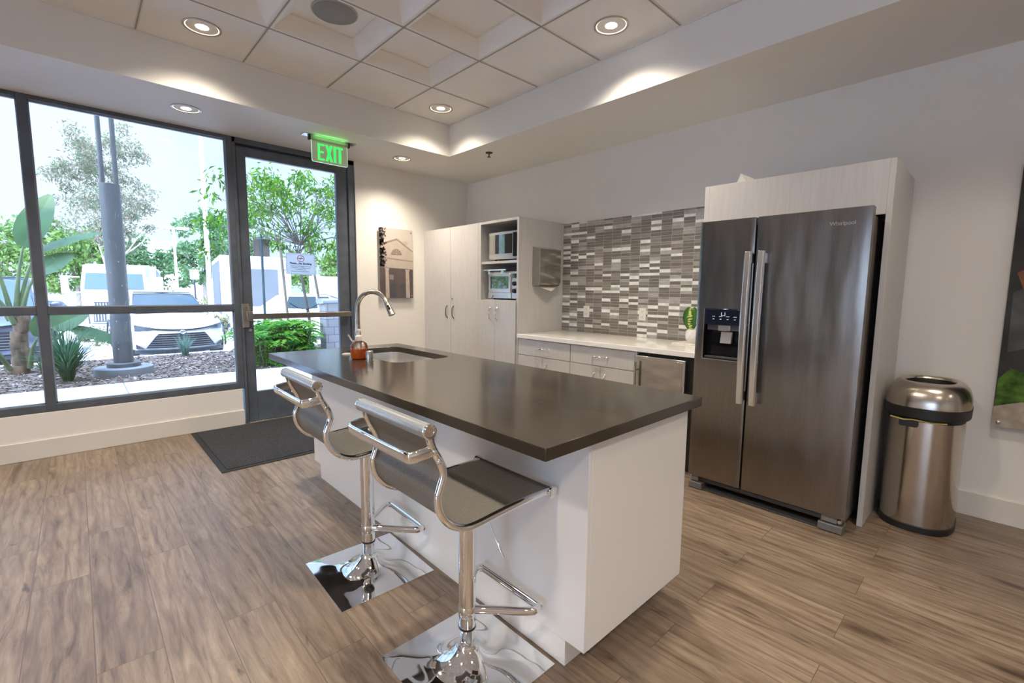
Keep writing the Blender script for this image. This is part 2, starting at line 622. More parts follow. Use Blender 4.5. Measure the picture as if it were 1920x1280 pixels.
# tile ceiling: flat border tiles, coffered tiles inside
ceil = MB()
grid = MB()
slot = MB()
xs = [TX, -3.513] + [-3.513 + 0.6385 * k for k in range(1, 13)]
ys = [TY, 2.339] + [2.339 - 0.6425 * k for k in range(1, 19)]
xs = [x for x in xs if x < XR] + [XR]
ys = [y for y in ys if y > YF] + [YF]
g = 0.012
LX = {}
for i in range(len(xs) - 1):
    for j in range(len(ys) - 1):
        a, c = xs[i] + g, xs[i + 1] - g
        e, d = ys[j] - g, ys[j + 1] + g
        if i == 0 or j == 0:
            ceil.add([(a, d, ZT + .006), (c, d, ZT + .006), (c, e, ZT + .006), (a, e, ZT + .006)], [(0, 3, 2, 1)])
        else:
            s1, s2, up = 0.012, 0.088, 0.088
            r0 = [(a, d, ZT + .004), (c, d, ZT + .004), (c, e, ZT + .004), (a, e, ZT + .004)]
            r1 = [(a + s1, d + s1, ZT + .004), (c - s1, d + s1, ZT + .004), (c - s1, e - s1, ZT + .004), (a + s1, e - s1, ZT + .004)]
            r2 = [(a + s2, d + s2, ZT + up), (c - s2, d + s2, ZT + up), (c - s2, e - s2, ZT + up), (a + s2, e - s2, ZT + up)]
            q = 0.006
            r3 = [(a + s2 + q, d + s2 + q, ZT + up), (c - s2 - q, d + s2 + q, ZT + up), (c - s2 - q, e - s2 - q, ZT + up), (a + s2 + q, e - s2 - q, ZT + up)]
            r4 = [(p[0], p[1], ZT + up + .01) for p in r3]
            vs = r0 + r1 + r2 + r3 + r4
            fs = []
            for k in range(4):
                for n_ in range(4):
                    m_ = (n_ + 1) % 4
                    fs.append((k * 4 + n_, (k + 1) * 4 + n_, (k + 1) * 4 + m_, k * 4 + m_))
            fs.append((16, 19, 18, 17))
            ceil.add(vs, fs)
for x in xs[1:-1]:
    grid.box(x - g, x + g, YF, TY, ZT + .003, ZT + .012)
    slot.box(x - .0045, x + .0045, YF, TY, ZT + .001, ZT + .0035)
for y in ys[1:-1]:
    grid.box(TX, XR, y - g, y + g, ZT + .003, ZT + .012)
    slot.box(TX, XR, y - .0045, y + .0045, ZT + .001, ZT + .0035)
grid.box(TX, TX + .012, YF, TY, ZT - .001, ZT + .012).box(TX, XR, TY - .012, TY, ZT - .001, ZT + .012)
ce = struct('ceiling', ceil, M['tilewhite'], 'dropped ceiling of white coffered tiles', 'ceiling', ang=0, recalc=False)
obj('tile_grid', grid, M['grid'], ce, ang=0)
obj('slot_shade', slot, P('slot_shade_grey', (0.36, 0.34, 0.31), 0.7), ce, ang=0)  # grey strips stand in for the shade inside the bar slots

# ------------------------------------------------------------------ glazing
FX0, FX1 = -5.16, -5.066
panes = [(-0.1655, 1.103), (-1.49, -0.2235), (-2.82, -1.548), (-4.94, -2.878), (-6.7, -4.998), (-8.54, -6.758)]  # last two panes lie behind the viewpoint, added for more daylight
for k, (y0, y1) in enumerate(panes):
    lab = ['large window pane right of the mullion, beside the glass door', 'window left of the mullion, banana plant outside', 'window behind the left edge of view', 'tall window third from the glass door', 'added window behind the viewpoint for more daylight', 'added window farthest from the door for more daylight'][k]
    w = thing('window_%d' % (k + 1), lab, 'window', (-5.11, (y0 + y1) / 2, 0.358), kind='structure')
    fr = MB()
    fr.box(FX0, FX1, y0 - .001, y1 + .001, 0.358, 0.418)              # sill rail
    fr.box(FX0, FX1, y0 - .001, y1 + .001, 2.712, ZS)                 # head
    fr.box(FX0, FX1, y0 - .058, y0, 0.358, ZS)                        # jamb / mullion
    if k == 0:
        fr.box(FX0, FX1, y1, y1 + .052, 0.358, ZS)
    obj('window_frame', fr, M['frame'], w, bevel=0.003)
    obj('transom_bar', MB().box(FX0 + .01, FX1 - .004, y0, y1, 1.122, 1.178), M['frame'], w, bevel=0.002)
    st = MB()
    for za, zb in ((0.418, 1.122), (1.178, 2.712)):
        st.box(-5.125, -5.105, y0, y0 + .008, za, zb).box(-5.125, -5.105, y1 - .008, y1, za, zb)
        st.box(-5.125, -5.105, y0, y1, za, za + .008).box(-5.125, -5.105, y0, y1, zb - .008, zb)
    obj('glazing_bead', st, P('pale_blue_bead', (0.35, 0.42, 0.52), 0.4), w, ang=0)
    obj('lower_pane', MB().box(-5.118, -5.112, y0, y1, 0.418, 1.122), M['glass'], w, ang=0)
    obj('upper_pane', MB().box(-5.118, -5.112, y0, y1, 1.178, 2.712), M['glass'], w, ang=0)

w = thing('window_7', 'added wide window behind the viewpoint for fill light', 'window', (1.15, YF - .08, .36), kind='structure')  # added out of view to throw daylight on the kitchen side
fr = MB()
for x in (-.4, 1.13, 2.66):
    fr.box(x, x + .06, YF - .12, YF - .03, .36, ZS)
for za, zb_ in ((.36, .42), (1.12, 1.18), (ZS - .05, ZS)):
    fr.box(-.4, 2.72, YF - .12, YF - .03, za, zb_)
obj('window_frame', fr, M['frame'], w, ang=0)
obj('pane', MB().box(-.38, 2.70, YF - .08, YF - .074, .38, ZS - .02), M['glass'], w, ang=0)

d = thing('door_1', 'dark framed glass exit door with push bar', 'door', (-5.11, 1.74, 0), kind='structure')
fr = MB()
fr.box(FX0, FX1, 1.156, 1.183, 0, ZS).box(FX0, FX1, 2.268, 2.338, 0, ZS).box(FX0, FX1, 1.156, 2.338, 2.695, ZS)
fr.box(FX0, FX0 + .04, 1.183, 2.268, 2.675, 2.695)
obj('door_frame', fr, M['frame'], d, bevel=0.003)
lf = MB()
lf.box(-5.135, -5.085, 1.187, 1.270, 0.012, 2.672).box(-5.135, -5.085, 2.142, 2.262, 0.012, 2.672)
lf.box(-5.135, -5.085, 1.270, 2.142, 2.588, 2.672).box(-5.135, -5.085, 1.270, 2.142, 0.012, 0.308)
obj('door_leaf', lf, M['frame'], d, bevel=0.003)
obj('pane', MB().box(-5.113, -5.107, 1.268, 2.144, 0.306, 2.590), M['glass'], d, ang=0)
pb = MB()
pb.prism(rrect(1.215, 2.250, 1.038, 1.092, .006), 'yz', -5.052, -5.022)
pb.box(-5.085, -5.052, 1.225, 1.275, 1.045, 1.085).box(-5.085, -5.052, 2.19, 2.245, 1.045, 1.085)
obj('push_bar', pb, P('bronze_steel', (0.34, 0.31, 0.28), 0.3, 1.0, stretch=(1, 20, 1)), d, bevel=0.003)
ph = MB()
ph.box(-5.085, -5.078, 1.178, 1.232, 0.955, 1.19)
ph.box(-5.085, -5.035, 1.20, 1.255, 1.02, 1.115)
ph.box(-5.085, -5.05, 1.213, 1.240, 1.11, 1.165)
lock = obj('latch_case', ph, M['nickel'], d, bevel=0.004)
obj('pull_plate', MB().box(-5.084, -5.062, 1.166, 1.183, 0.955, 1.19), M['steel_h'], d, bevel=0.002)
obj('lock_cylinder', MB().lathe([(0.014, -5.085), (0.014, -5.078)], (0, 1.235, 0.93), 16, 'x'), M['steel_h'], d)
obj('threshold', MB().box(-5.16, -5.06, 1.183, 2.268, 0.0, 0.01), M['steel_h'], d, bevel=0.002)
# reversed lettering of the notice stuck on the outside of the glass
dk = P('door_lettering', (0.05, 0.06, 0.09), 0.5)
text_part('reversed_notice_lettering', 'NOTICE', 0.072, dk, d, basis((0, -1, 0), (0, 0, 1), (-1, 0, 0), (-5.1055, 1.65, 1.755)), 0.0003, space=1.15)

# ------------------------------------------------------------------ downlights
bulbm = P('lamp_lens', (1, 0.95, 0.85), 0.4, emit=(1.0, 0.86, 0.62), es=9.0)
reflm = P('lamp_reflector', (0.80, 0.74, 0.62), 0.25, 0.0, var=0.12, scale=18, emit=(1.0, 0.88, 0.68), es=1.3)
ringm = P('lamp_ring', (0.42, 0.40, 0.38), 0.35, 0.6)


def build_light(label, x, y, z, r=0.083):
    t_ = thing('recessed_downlight', label, 'ceiling light', (x, y, z), 'recessed ceiling downlights')
    o = (x, y, z)
    obj('trim_ring', MB().lathe([(r + .014, .0), (r + .014, -.004), (r + .004, -.006), (r, -.003), (r, .003)], o, 40, caps=False), ringm, t_)
    obj('reflector', MB().lathe([(r, -.002), (r * .93, .0005), (r * .42, .0012)], o, 40, caps=False), reflm, t_, recalc=False)
    obj('lamp', MB().lathe([(r * .42, .0012), (r * .30, -.004), (r * .1, -.006), (.001, -.006)], o, 24), bulbm, t_)
    return t_


def lamp_light(x, y, z, w=1.0):
    l = bpy.data.lights.new('downlight_or_fill', 'SPOT')
    l.energy = LAMP_W * w
    l.color = LAMP_COL
    l.spot_size = R(136)
    l.spot_blend = 1.0
    l.shadow_soft_size = 0.09
    o = bpy.data.objects.new('downlight_or_fill', l)
    col.objects.link(o)
    o.location = (x, y, z - 0.02)


seen = [(-3.819, .734, ZT, .098, 'glowing downlight in a flat ceiling tile, nearest the top left corner', 0.7),
        (-1.914, 2.661, ZT, .098, 'glowing downlight in a flat ceiling tile above the kitchen counter', 1.0),
        (-3.849, 2.66, ZT, .098, 'glowing downlight in the corner tile of the ceiling tray', 0.55),
        (-4.566, .737, ZS, .088, 'glowing downlight in the white soffit above the windows', 0.4),
        (-4.585, 2.664, ZS, .083, 'glowing downlight in the soffit right of the exit sign', 0.75)]
for x, y, z, r_, lab, w_ in seen:
    dz = 0.006 if z == ZT else 0.0
    build_light(lab, x, y, z + dz, r_)
    lamp_light(x, y, z, w_)
for x, y, z, w_ in ((-1.05, .74, ZT, 1.1), (0.95, .74, ZT, .7), (0.1, 2.66, ZT, .45), (2.9, .74, ZT, .5), (2.4, 2.66, ZT, .35), (-3.82, -1.2, ZT, .6), (-1.05, -1.3, ZT, 1), (0.95, -1.3, ZT, 1),
                    (2.9, -1.3, ZT, 1), (-3.82, -3.3, ZT, 1), (-1.0, -3.4, ZT, 1), (1.6, -3.4, ZT, 1), (-4.57, -1.2, ZS, .3), (-3.8, -5.6, ZT, 1), (-.9, -5.8, ZT, 1), (1.9, -5.8, ZT, 1), (-2.4, -7.7, ZT, 1), (1., -7.7, ZT, 1)):
    lamp_light(x, y, z, w_)  # unseen spots without fixtures, most of them added as fill light

# ceiling speaker
t_ = thing('ceiling_speaker', 'round grey speaker grille in a coffered ceiling tile', 'speaker', (-3.19, 1.37, ZT + .098))
o = (-3.19, 1.37, ZT + .098)
obj('grille', MB().lathe([(.135, -.004), (.12, -.012), (.06, -.016), (.002, -.017)], o, 48), P('speaker_mesh', (0.27, 0.27, 0.265), 0.6, var=0.15, scale=300), t_)
obj('rim', MB().lathe([(.145, 0), (.145, -.006), (.135, -.008), (.133, -.002)], o, 48), P('speaker_rim', (0.40, 0.40, 0.39), 0.5), t_)

# sprinkler
t_ = thing('fire_sprinkler', 'small dark fire sprinkler head under the soffit', 'sprinkler', (-3.757, 3.187, ZS))
o = (-3.757, 3.187, ZS)
brz = P('sprinkler_bronze', (0.12, 0.09, 0.06), 0.35, 0.8)
obj('escutcheon', MB().lathe([(.038, 0), (.036, -.006), (.015, -.012)], o, 24), brz, t_)
obj('deflector', MB().lathe([(.006, -.01), (.006, -.04), (.02, -.043), (.02, -.046)], o, 20), brz, t_)

# exit sign
t_ = thing('exit_sign', 'green illuminated EXIT sign hanging under the soffit above the door', 'exit sign', (-4.5, 1.85, ZS))
obj('canopy', MB().box(-4.545, -4.455, 1.60, 2.09, ZS - .008, ZS), M['steel_h'], t_, bevel=.002)
hs = MB().box(-4.512, -4.488, 1.66, 2.035, ZS - .042, ZS - .008)
obj('housing', hs, P('sign_housing', (0.45, 0.40, 0.34), 0.3, 0.7), t_, bevel=.002)
for y in (1.655, 2.026):
    obj('end_cap', MB().box(-4.52, -4.48, y - .006, y + .012, ZS - .046, ZS - .008), M['black'], t_, bevel=.004)
obj('acrylic_panel', MB().prism(rrect(1.678, 2.012, ZS - .228, ZS - .036, .014), 'yz', -4.503, -4.497),
    P('sign_face', (0.68, 0.62, 0.55), 0.15, var=0.03, emit=(0.25, 0.7, 0.2), es=0.06), t_)
obj('glowing_edge', MB().prism(rrect(1.674, 2.016, ZS - .232, ZS - .036, .016), 'yz', -4.502, -4.498), P('sign_edge', (0.6, 0.9, 0.7), 0.2, emit=(0.55, 1.0, 0.7), es=0.55), t_)
gm = P('exit_green', (0.05, 0.8, 0.15), 0.3, emit=(0.02, 0.85, 0.09), es=1.0)
z0, z1 = ZS - .208, ZS - .062
st_ = 0.0155
x_ = (-4.4965, -4.4955)


def letter(polys):
    b_ = MB()
    for p_ in polys:
        b_.prism(p_, 'yz', *x_)
    obj('letter', b_, gm, t_, ang=0)


def bar(a, b_, c, d_):
    return [(a, c), (b_, c), (b_, d_), (a, d_)]


ya = 1.732
letter([bar(ya, ya + .018, z0, z1), bar(ya + .018, ya + .060, z1 - st_, z1), bar(ya + .018, ya + .052, (z0 + z1) / 2 - st_ / 2, (z0 + z1) / 2 + st_ / 2), bar(ya + .018, ya + .060, z0, z0 + st_)])
ya = 1.803
letter([[(ya, z0), (ya + .021, z0), (ya + .066, z1), (ya + .045, z1)], [(ya + .045, z0), (ya + .066, z0), (ya + .021, z1), (ya, z1)]])
ya = 1.881
letter([bar(ya, ya + .020, z0, z1)])
ya = 1.911
letter([bar(ya + .019, ya + .039, z0, z1 - st_), bar(ya, ya + .058, z1 - st_, z1)])
gl = bpy.data.lights.new('sign_glow', 'AREA')
gl.shape = 'RECTANGLE'
gl.size = .02
gl.size_y = .3
gl.energy = 0.12
gl.color = (0.2, 1.0, 0.25)
glo = bpy.data.objects.new('sign_glow', gl)
col.objects.link(glo)
glo.location = (-4.47, 1.845, ZS - .03)
glo.rotation_euler = (PI, 0, 0)

# ------------------------------------------------------------------ door mat
t_ = thing('door_mat', 'charcoal ribbed mat on the floor in front of the door', 'mat', (-4.41, 1.6, 0))
matm, t, b = new_mat('mat_pile')
n = noise_node(t, 260, (1, 1, 1), 2)
r = t.nodes.new('ShaderNodeValToRGB')
r.color_ramp.elements[0].position, r.color_ramp.elements[0].color = .38, (0.004, 0.005, 0.008, 1)
r.color_ramp.elements[1].position, r.color_ramp.elements[1].color = .70, (0.085, 0.09, 0.108, 1)
t.links.new(n.outputs['Fac'], r.inputs[0])
wv = t.nodes.new('ShaderNodeTexWave')
wv.bands_direction = 'X'
wv.inputs['Scale'].default_value = 22
wv.inputs['Distortion'].default_value = 1.0
tc2 = t.nodes.new('ShaderNodeTexCoord')
t.links.new(tc2.outputs['Object'], wv.inputs['Vector'])
mm = t.nodes.new('ShaderNodeMix')
mm.data_type = 'RGBA'
mm.blend_type = 'MULTIPLY'
mm.inputs['Factor'].default_value = .45
t.links.new(r.outputs[0], mm.inputs['A'])
t.links.new(wv.outputs['Color'], mm.inputs['B'])
t.links.new(mm.outputs['Result'], b.inputs['Base Color'])
b.inputs['Roughness'].default_value = .95
bp = t.nodes.new('ShaderNodeBump')
bp.inputs['Strength'].default_value = .5
bp.inputs['Distance'].default_value = .004
t.links.new(wv.outputs['Fac'], bp.inputs['Height'])
t.links.new(bp.outputs[0], b.inputs['Normal'])
obj('rubber_border', MB().box(-5.038, -3.79, .69, 2.52, 0, .006), P('mat_rubber', (0.012, 0.014, 0.018), .7), t_, bevel=.003)
obj('pile', MB().box(-5.0, -3.83, .73, 2.48, .006, .010), matm, t_, bevel=.002)

# ------------------------------------------------------------------ island
t_ = thing('island_cabinet', 'white island cabinet under the dark stone worktop', 'cabinet', (-2.11, 1.53, 0))
obj('front_panel', MB().box(-3.338, -.8865, 1.187, 1.205, .105, .8595), M['island'], t_, bevel=.0015)
obj('carcass', MB().box(-3.322, -.906, 1.206, 1.866, .105, .66).box(-3.322, -.906, 1.206, 1.36, .66, .858).box(-3.322, -.906, 1.83, 1.866, .66, .858).box(-2.46, -.906, 1.36, 1.83, .66, .858).box(-3.322, -3.26, 1.36, 1.83, .66, .858), M['island'], t_)
obj('end_panel', MB().box(-.905, -.8855, 1.2055, 1.867, .105, .8595), M['island'], t_, bevel=.0015)
obj('end_panel', MB().box(-3.338, -3.323, 1.2055, 1.867, .105, .8595), M['island'], t_, bevel=.0015)
obj('toe_kick', MB().box(-3.244, -.974, 1.192, 1.80, 0, .1045), M['island'], t_, bevel=.0015)

# worktop with the sink cut-out
hole = rrect(-3.235, -2.49, 1.375, 1.80, .075, 6)
ox0, ox1, oy0, oy1 = -3.42, -.85, .935, 1.918
top = MB()
zt, zb = .90, .86
bmw = bmesh.new()
loops = []
for lp in ([(ox0, oy0), (ox1, oy0), (ox1, oy1), (ox0, oy1)], hole):
    vv = [bmw.verts.new((p[0], p[1], zt)) for p in lp]
    loops += [bmw.edges.new((vv[k], vv[(k + 1) % len(vv)])) for k in range(len(vv))]
bmesh.ops.triangle_fill(bmw, edges=loops, use_beauty=True)
ex = bmesh.ops.extrude_face_region(bmw, geom=list(bmw.faces))
for v in ex['geom']:
    if isinstance(v, bmesh.types.BMVert):
        v.co.z = zb
bmw.verts.index_update()
top.add([tuple(v.co) for v in bmw.verts], [tuple(v.index for v in f.verts) for f in bmw.faces])
bmw.free()
single('island_worktop', top, M['quartz'], 'dark grey stone slab worktop of the island with a sink cut-out', 'worktop', (-2.135, 1.43, .86), bevel=.002, ang=30)

# sink under the cut-out
t_ = thing('kitchen_sink', 'undermount stainless sink set in the dark island worktop', 'sink', (-2.86, 1.59, .68))
rings = []
for x0, x1, y0, y1, r_, z in ((-3.255, -2.47, 1.365, 1.822, .08, .859), (-3.243, -2.482, 1.367, 1.808, .08, .859), (-3.240, -2.485, 1.370, 1.805, .085, .72), (-3.21, -2.515, 1.40, 1.775, .08, .690), (-3.0, -2.7, 1.55, 1.63, .03, .682)):
    rings.append([(p[0], p[1], z) for p in rrect(x0, x1, y0, y1, r_, 6)])
b_ = MB().loft(rings, caps=False)
n0 = len(rings[0])
b_.add(rings[-1], [tuple(range(n0))])
obj('bowl', b_, P('sink_steel', (0.86, 0.85, 0.83), 0.33, 1.0, var=.04, scale=40, stretch=(1, 20, 1)), t_, ang=50, recalc=False)
obj('drain', MB().lathe([(.045, .6835), (.04, .687), (.012, .685)], (-2.86, 1.59, 0), 24), M['chrome'], t_)

# faucet
t_ = thing('kitchen_faucet', 'brushed nickel gooseneck faucet arching over the sink', 'faucet', (-3.32, 1.532, .90))
fx, fy = -3.32, 1.532
dx, dy = .86, .51
obj('base', MB().lathe([(.030, .90), (.030, .906), (.027, .91), (.0235, .98), (.0175, 1.07), (.0165, 1.085)], (fx, fy, 0), 28), M['nickel'], t_)
RAD = .128
path = [(fx, fy, 1.08), (fx, fy, 1.14)]
for k in range(1, 16):
    a = PI - k * R(158) / 15
    c_ = RAD + RAD * math.cos(a)
    path.append((fx + dx * c_, fy + dy * c_, 1.17 + .025 + RAD * math.sin(a)))
obj('neck', MB().tube(path, .0175, 18), M['nickel'], t_, ang=60)
e0, e1 = Vector(path[-2]), Vector(path[-1])
dr = (e1 - e0).normalized()
hd = [e1, e1 + dr * .003, e1 + dr * .02, e1 + dr * .075, e1 + dr * .098, e1 + dr * .1]
obj('spray_head', MB().tube(hd, [.0175, .0185, .0195, .0235, .0265, .023], 20), M['nickel'], t_, ang=40)
pm = e1 + dr * .042
up = Vector((-dy, dx, 0)).cross(dr).normalized()
side = Vector((.88, -.47, 0.15)).normalized()
side = (side - dr * side.dot(dr)).normalized()
obj('spray_button', MB().tube([pm - dr * .018 + side * .0155, pm + dr * .018 + side * .0185], [.0085, .0085], 12), M['black'], t_)
hm = Vector((fx, fy, .94))
ld = Vector((-.55, -.6, .12)).normalized()
obj('lever', MB().tube([hm, hm + ld * .045], .014, 14), M['nickel'], t_, ang=40)
obj('lever_handle', MB().tube([hm + ld * .04, hm + ld * .05 + Vector((0, 0, .01)), hm + ld * .075 + Vector((0, 0, .05))], [.008, .007, .006], 10), M['chrome'], t_, ang=50)

# soap bottle
t_ = thing('soap_bottle', 'clear pump bottle of amber soap beside the sink', 'soap dispenser', (-2.79, 1.292, .90))
o = (-2.79, 1.292, .90)
cl = glass_mat('clear_plastic', (.93, .96, 1.0), 1.3)
prof = [(.036, 0), (.046, .004), (.052, .02), (.054, .06), (.053, .082), (.047, .099), (.031, .110), (.018, .114), (.016, .12)]
obj('bottle', MB().lathe(prof, o, 36), cl, t_)
am = bpy.data.materials.new('amber_soap')
am.use_nodes = True
t = am.node_tree
t.nodes.clear()
so_ = t.nodes.new('ShaderNodeOutputMaterial')
sm1 = t.nodes.new('ShaderNodeMixShader')
sm1.inputs[0].default_value = .55
stp = t.nodes.new('ShaderNodeBsdfTransparent')
stp.inputs[0].default_value = (1.0, .42, .05, 1)
spr = t.nodes.new('ShaderNodeBsdfPrincipled')
spr.inputs['Roughness'].default_value = .15
n = noise_node(t, 60)
r = t.nodes.new('ShaderNodeValToRGB')
r.color_ramp.elements[0].position, r.color_ramp.elements[0].color = .35, (.90, .22, .01, 1)
r.color_ramp.elements[1].position, r.color_ramp.elements[1].color = .72, (1.0, .48, .06, 1)
t.links.new(n.outputs['Fac'], r.inputs[0])
t.links.new(r.outputs[0], spr.inputs['Base Color'])
t.links.new(stp.outputs[0], sm1.inputs[1])
t.links.new(spr.outputs[0], sm1.inputs[2])
t.links.new(sm1.outputs[0], so_.inputs[0])
obj('soap', MB().lathe([(.035, .003), (.044, .006), (.050, .021), (.051, .06), (.0505, .066), (.002, .067)], o, 36), am, t_)
obj('collar', MB().lathe([(.019, .116), (.020, .118), (.020, .145), (.015, .150), (.006, .152)], o, 24), M['plastic'], t_)
pu = MB().lathe([(.006, .15), (.006, .172), (.012, .174), (.013, .185), (.010, .190)], o, 18)
pu.tube([(o[0], o[1], 1.08), (o[0] - .03, o[1] - .005, 1.078), (o[0] - .036, o[1] - .006, 1.072)], [.006, .005, .004], 10)
obj('pump_head', pu, M['plastic'], t_)
obj('dip_tube', MB().tube([(o[0], o[1], 1.02), (o[0] + .004, o[1], .91)], .0025, 6), M['plastic'], t_)

single('air_gap_cap', MB().lathe([(.027, .90), (.027, .903), (.022, .904), (.0225, .957), (.020, .961), (.003, .962)], (-2.675, 1.305, 0), 28), M['steel_h'], 'short brushed steel cylinder beside the soap bottle', 'sink fitting', (-2.675, 1.305, .90))
single('hole_cover', MB().lathe([(.030, .90), (.029, .905), (.02, .9075), (.003, .908)], (-3.039, 1.318, 0), 28), P('cream_cap', (.62, .58, .50), .35), 'flat round cream disc left of the soap bottle', 'sink fitting', (-3.039, 1.318, .90))

# ------------------------------------------------------------------ bar stools
meshm = P('woven_mesh', (0.165, 0.152, 0.134), .55, var=.35, scale=420, bump=.25, detail=2, bdist=.002)
rollm = P('silver_weave', (0.42, 0.43, 0.44), .38, .6, var=.15, scale=300, bump=.15, detail=2, bdist=.002)
prof = [(.663, .964), (.678, .914), (.704, .865), (.714, .83), (.703, .795), (.694, .762), (.704, .717), (.738, .673), (.784, .648), (.83, .642), (.931, .648), (1.042, .653), (1.159, .65)]
prof = [(y - .945, z) for y, z in prof]
st = thing('bar_stool', 'chrome bar stool with grey mesh sling seat, nearer the camera', 'bar stool', (0, 0, 0), 'bar stools at the island')
spro = [(p.y, p.z) for p in smooth_path([(0, y, z) for y, z in prof], 4)]
bp_ = MB()
NB = 44
gv = []
for j in range(NB + 1):
    for i in range(NB + 1):
        x, y = -.225 + .45 * i / NB, -.222 + .444 * j / NB
        q = max(abs(x) / .225, abs(y) / .222)
        r_ = math.hypot(x, y)
        k_ = max(0, 1 - r_ / .20)
        z = .010 + .010 * (1 - q) + .062 * k_ ** 3.4 / (1 - .036 / .20) ** 3.4 + .0012 * math.sin(x * 31 + 2 * math.sin(y * 23)) * (1 - q)
        gv.append((x, y, min(z, .080)))
gf = []
for j in range(NB):
    for i in range(NB):
        a = j * (NB + 1) + i
        gf.append((a, a + 1, a + NB + 2, a + NB + 1))
rim = [i for i in range(NB + 1)] + [(j + 1) * (NB + 1) + NB for j in range(NB)] + [NB * (NB + 1) + i for i in range(NB - 1, -1, -1)] + [j * (NB + 1) for j in range(NB - 1, 0, -1)]
n0 = len(gv)
gv += [(gv[i][0], gv[i][1], 0) for i in rim]
for k in range(len(rim)):
    k2 = (k + 1) % len(rim)
    gf.append((rim[k2], rim[k], n0 + k, n0 + k2))
gf.append(tuple(n0 + k for k in range(len(rim) - 1, -1, -1)))
obj('base_plate', bp_.add(gv, gf), M['chrome'], st, ang=50)
obj('base_collar', MB().lathe([(.040, .066), (.041, .078), (.036, .084), (.036, .088), (.027, .089)], (0, 0, 0), 40), M['chrome'], st, ang=50)
obj('column', MB().lathe([(.0255, .086), (.0255, .145), (.0300, .146), (.0305, .60), (.0305, .632)], (0, 0, 0), 32), M['chrome'], st, ang=40)
obj('column_ring', MB().lathe([(.0312, .143), (.0312, .150)], (0, 0, 0), 32), M['black'], st)
fp = [(.028, .005, .205), (.095, .095, .205), (.155, .178, .205)]
ft = []
half = [(.022, .012, .215), (.06, .05, .214), (.150, .150, .208), (.166, .178, .207), (.160, .197, .206), (.135, .203, .206)]
path = half + [(-x, y, z) for x, y, z in reversed(half)]
obj('footrest', MB().tube(smooth_path(path, 4), .0135, 14, flat=(1.15, .9)), M['chrome'], st, ang=60)
obj('footrest_collar', MB().lathe([(.0306, .19), (.0318, .192), (.0318, .228), (.0306, .230)], (0, 0, 0), 28), M['chrome'], st)
for s_ in (-1, 1):
    obj('side_rail', MB().tube([(s_ * .191, y, z) for y, z in spro], .0112, 12), M['chrome'], st, ang=60)
# sling
th = .0045
ring_a, ring_b = [], []
sl = MB()
P0 = spro
off = []
for k, (y, z) in enumerate(P0):
    a = P0[max(k - 1, 0)]
    c = P0[min(k + 1, len(P0) - 1)]
    ty, tz = c[0] - a[0], c[1] - a[1]
    l_ = math.hypot(ty, tz)
    ny, nz_ = -tz / l_, ty / l_
    off.append((ny, nz_))
rings = []
for (y, z), (ny, nz_) in zip(P0, off):
    rings.append([(-.184, y + ny * .004, z + nz_ * .004), (.184, y + ny * .004, z + nz_ * .004), (.184, y + ny * (.004 + th), z + nz_ * (.004 + th)), (-.184, y + ny * (.004 + th), z + nz_ * (.004 + th))])
sl.loft(rings)
obj('mesh_sling', sl, meshm, st, ang=50)
ty, tz = prof[0]
obj('top_roll', MB().lathe([(.0195, -.197), (.0205, -.193), (.0205, .193), (.0195, .197)], (0, ty, tz), 24, 'x'), rollm, st)
fy_, fz_ = prof[-1]
obj('front_roll', MB().lathe([(.012, -.197), (.012, .197)], (0, fy_, fz_), 20, 'x'), meshm, st)
for s_ in (-1, 1):
    obj('roll_cap', MB().lathe([(.021, .196), (.0215, .198), (.0215, .2035), (.018, .206), (.012, .2055), (.0115, .204), (.005, .204)] if s_ > 0 else [(.021, -.196), (.0215, -.198), (.0215, -.2035), (.018, -.206), (.012, -.2055), (.005, -.204)], (0, ty, tz), 28, 'x'), M['chrome'], st)
    obj('front_cap', MB().lathe([(.0185, s_ * .199), (.0200, s_ * .202), (.0200, s_ * .209), (.015, s_ * .2115), (.009, s_ * .210)], (0, fy_, fz_), 24, 'x'), M['chrome'], st)
    for (yy, zz) in ((-.262, .905), (-.248, .872)):
        obj('bolt', MB().lathe([(.007, s_ * .2016), (.0075, s_ * .207), (.004, s_ * .209)], (0, yy - .004, zz), 12, 'x'), M['chrome'], st)
hb = [(.193, -.265, .907), (.193, -.300, .903), (.188, -.325, .900), (.166, -.336, .899), (0, -.338, .899)]
hb = hb + [(-x, y, z) for x, y, z in reversed(hb[:-1])]
obj('back_handle', MB().tube(smooth_path(hb, 4), .017, 14, flat=(1.0, .34)), M['chrome'], st, ang=60)
obj('swivel_plate', MB().prism(rrect(-.10, .10, -.09, .16, .015), 'xy', .628, .6395), M['chrome'], st, bevel=.002)
obj('cross_bar', MB().box(-.19, .19, -.03, -.005, .636, .643).box(-.19, .19, .09, .115, .636, .643), M['chrome'], st, bevel=.002)
lv = [(.045, .03, .63), (.055, .035, .58), (.10, .045, .50), (.135, .05, .445)]
obj('height_lever', MB().tube(smooth_path(lv, 4), [.0035] * 9 + [.005, .006, .006, .0055], 8), M['chrome'], st, ang=60)
st.location = (-1.2226, .945, 0)
OFF[st.name] = Vector(st.location)
st2 = dup(st, (-1.992, .945, 0), 'chrome bar stool with grey mesh sling seat, farther from the camera by the mat', 'bar stools at the island')
st2.rotation_euler.z = R(-1.5)

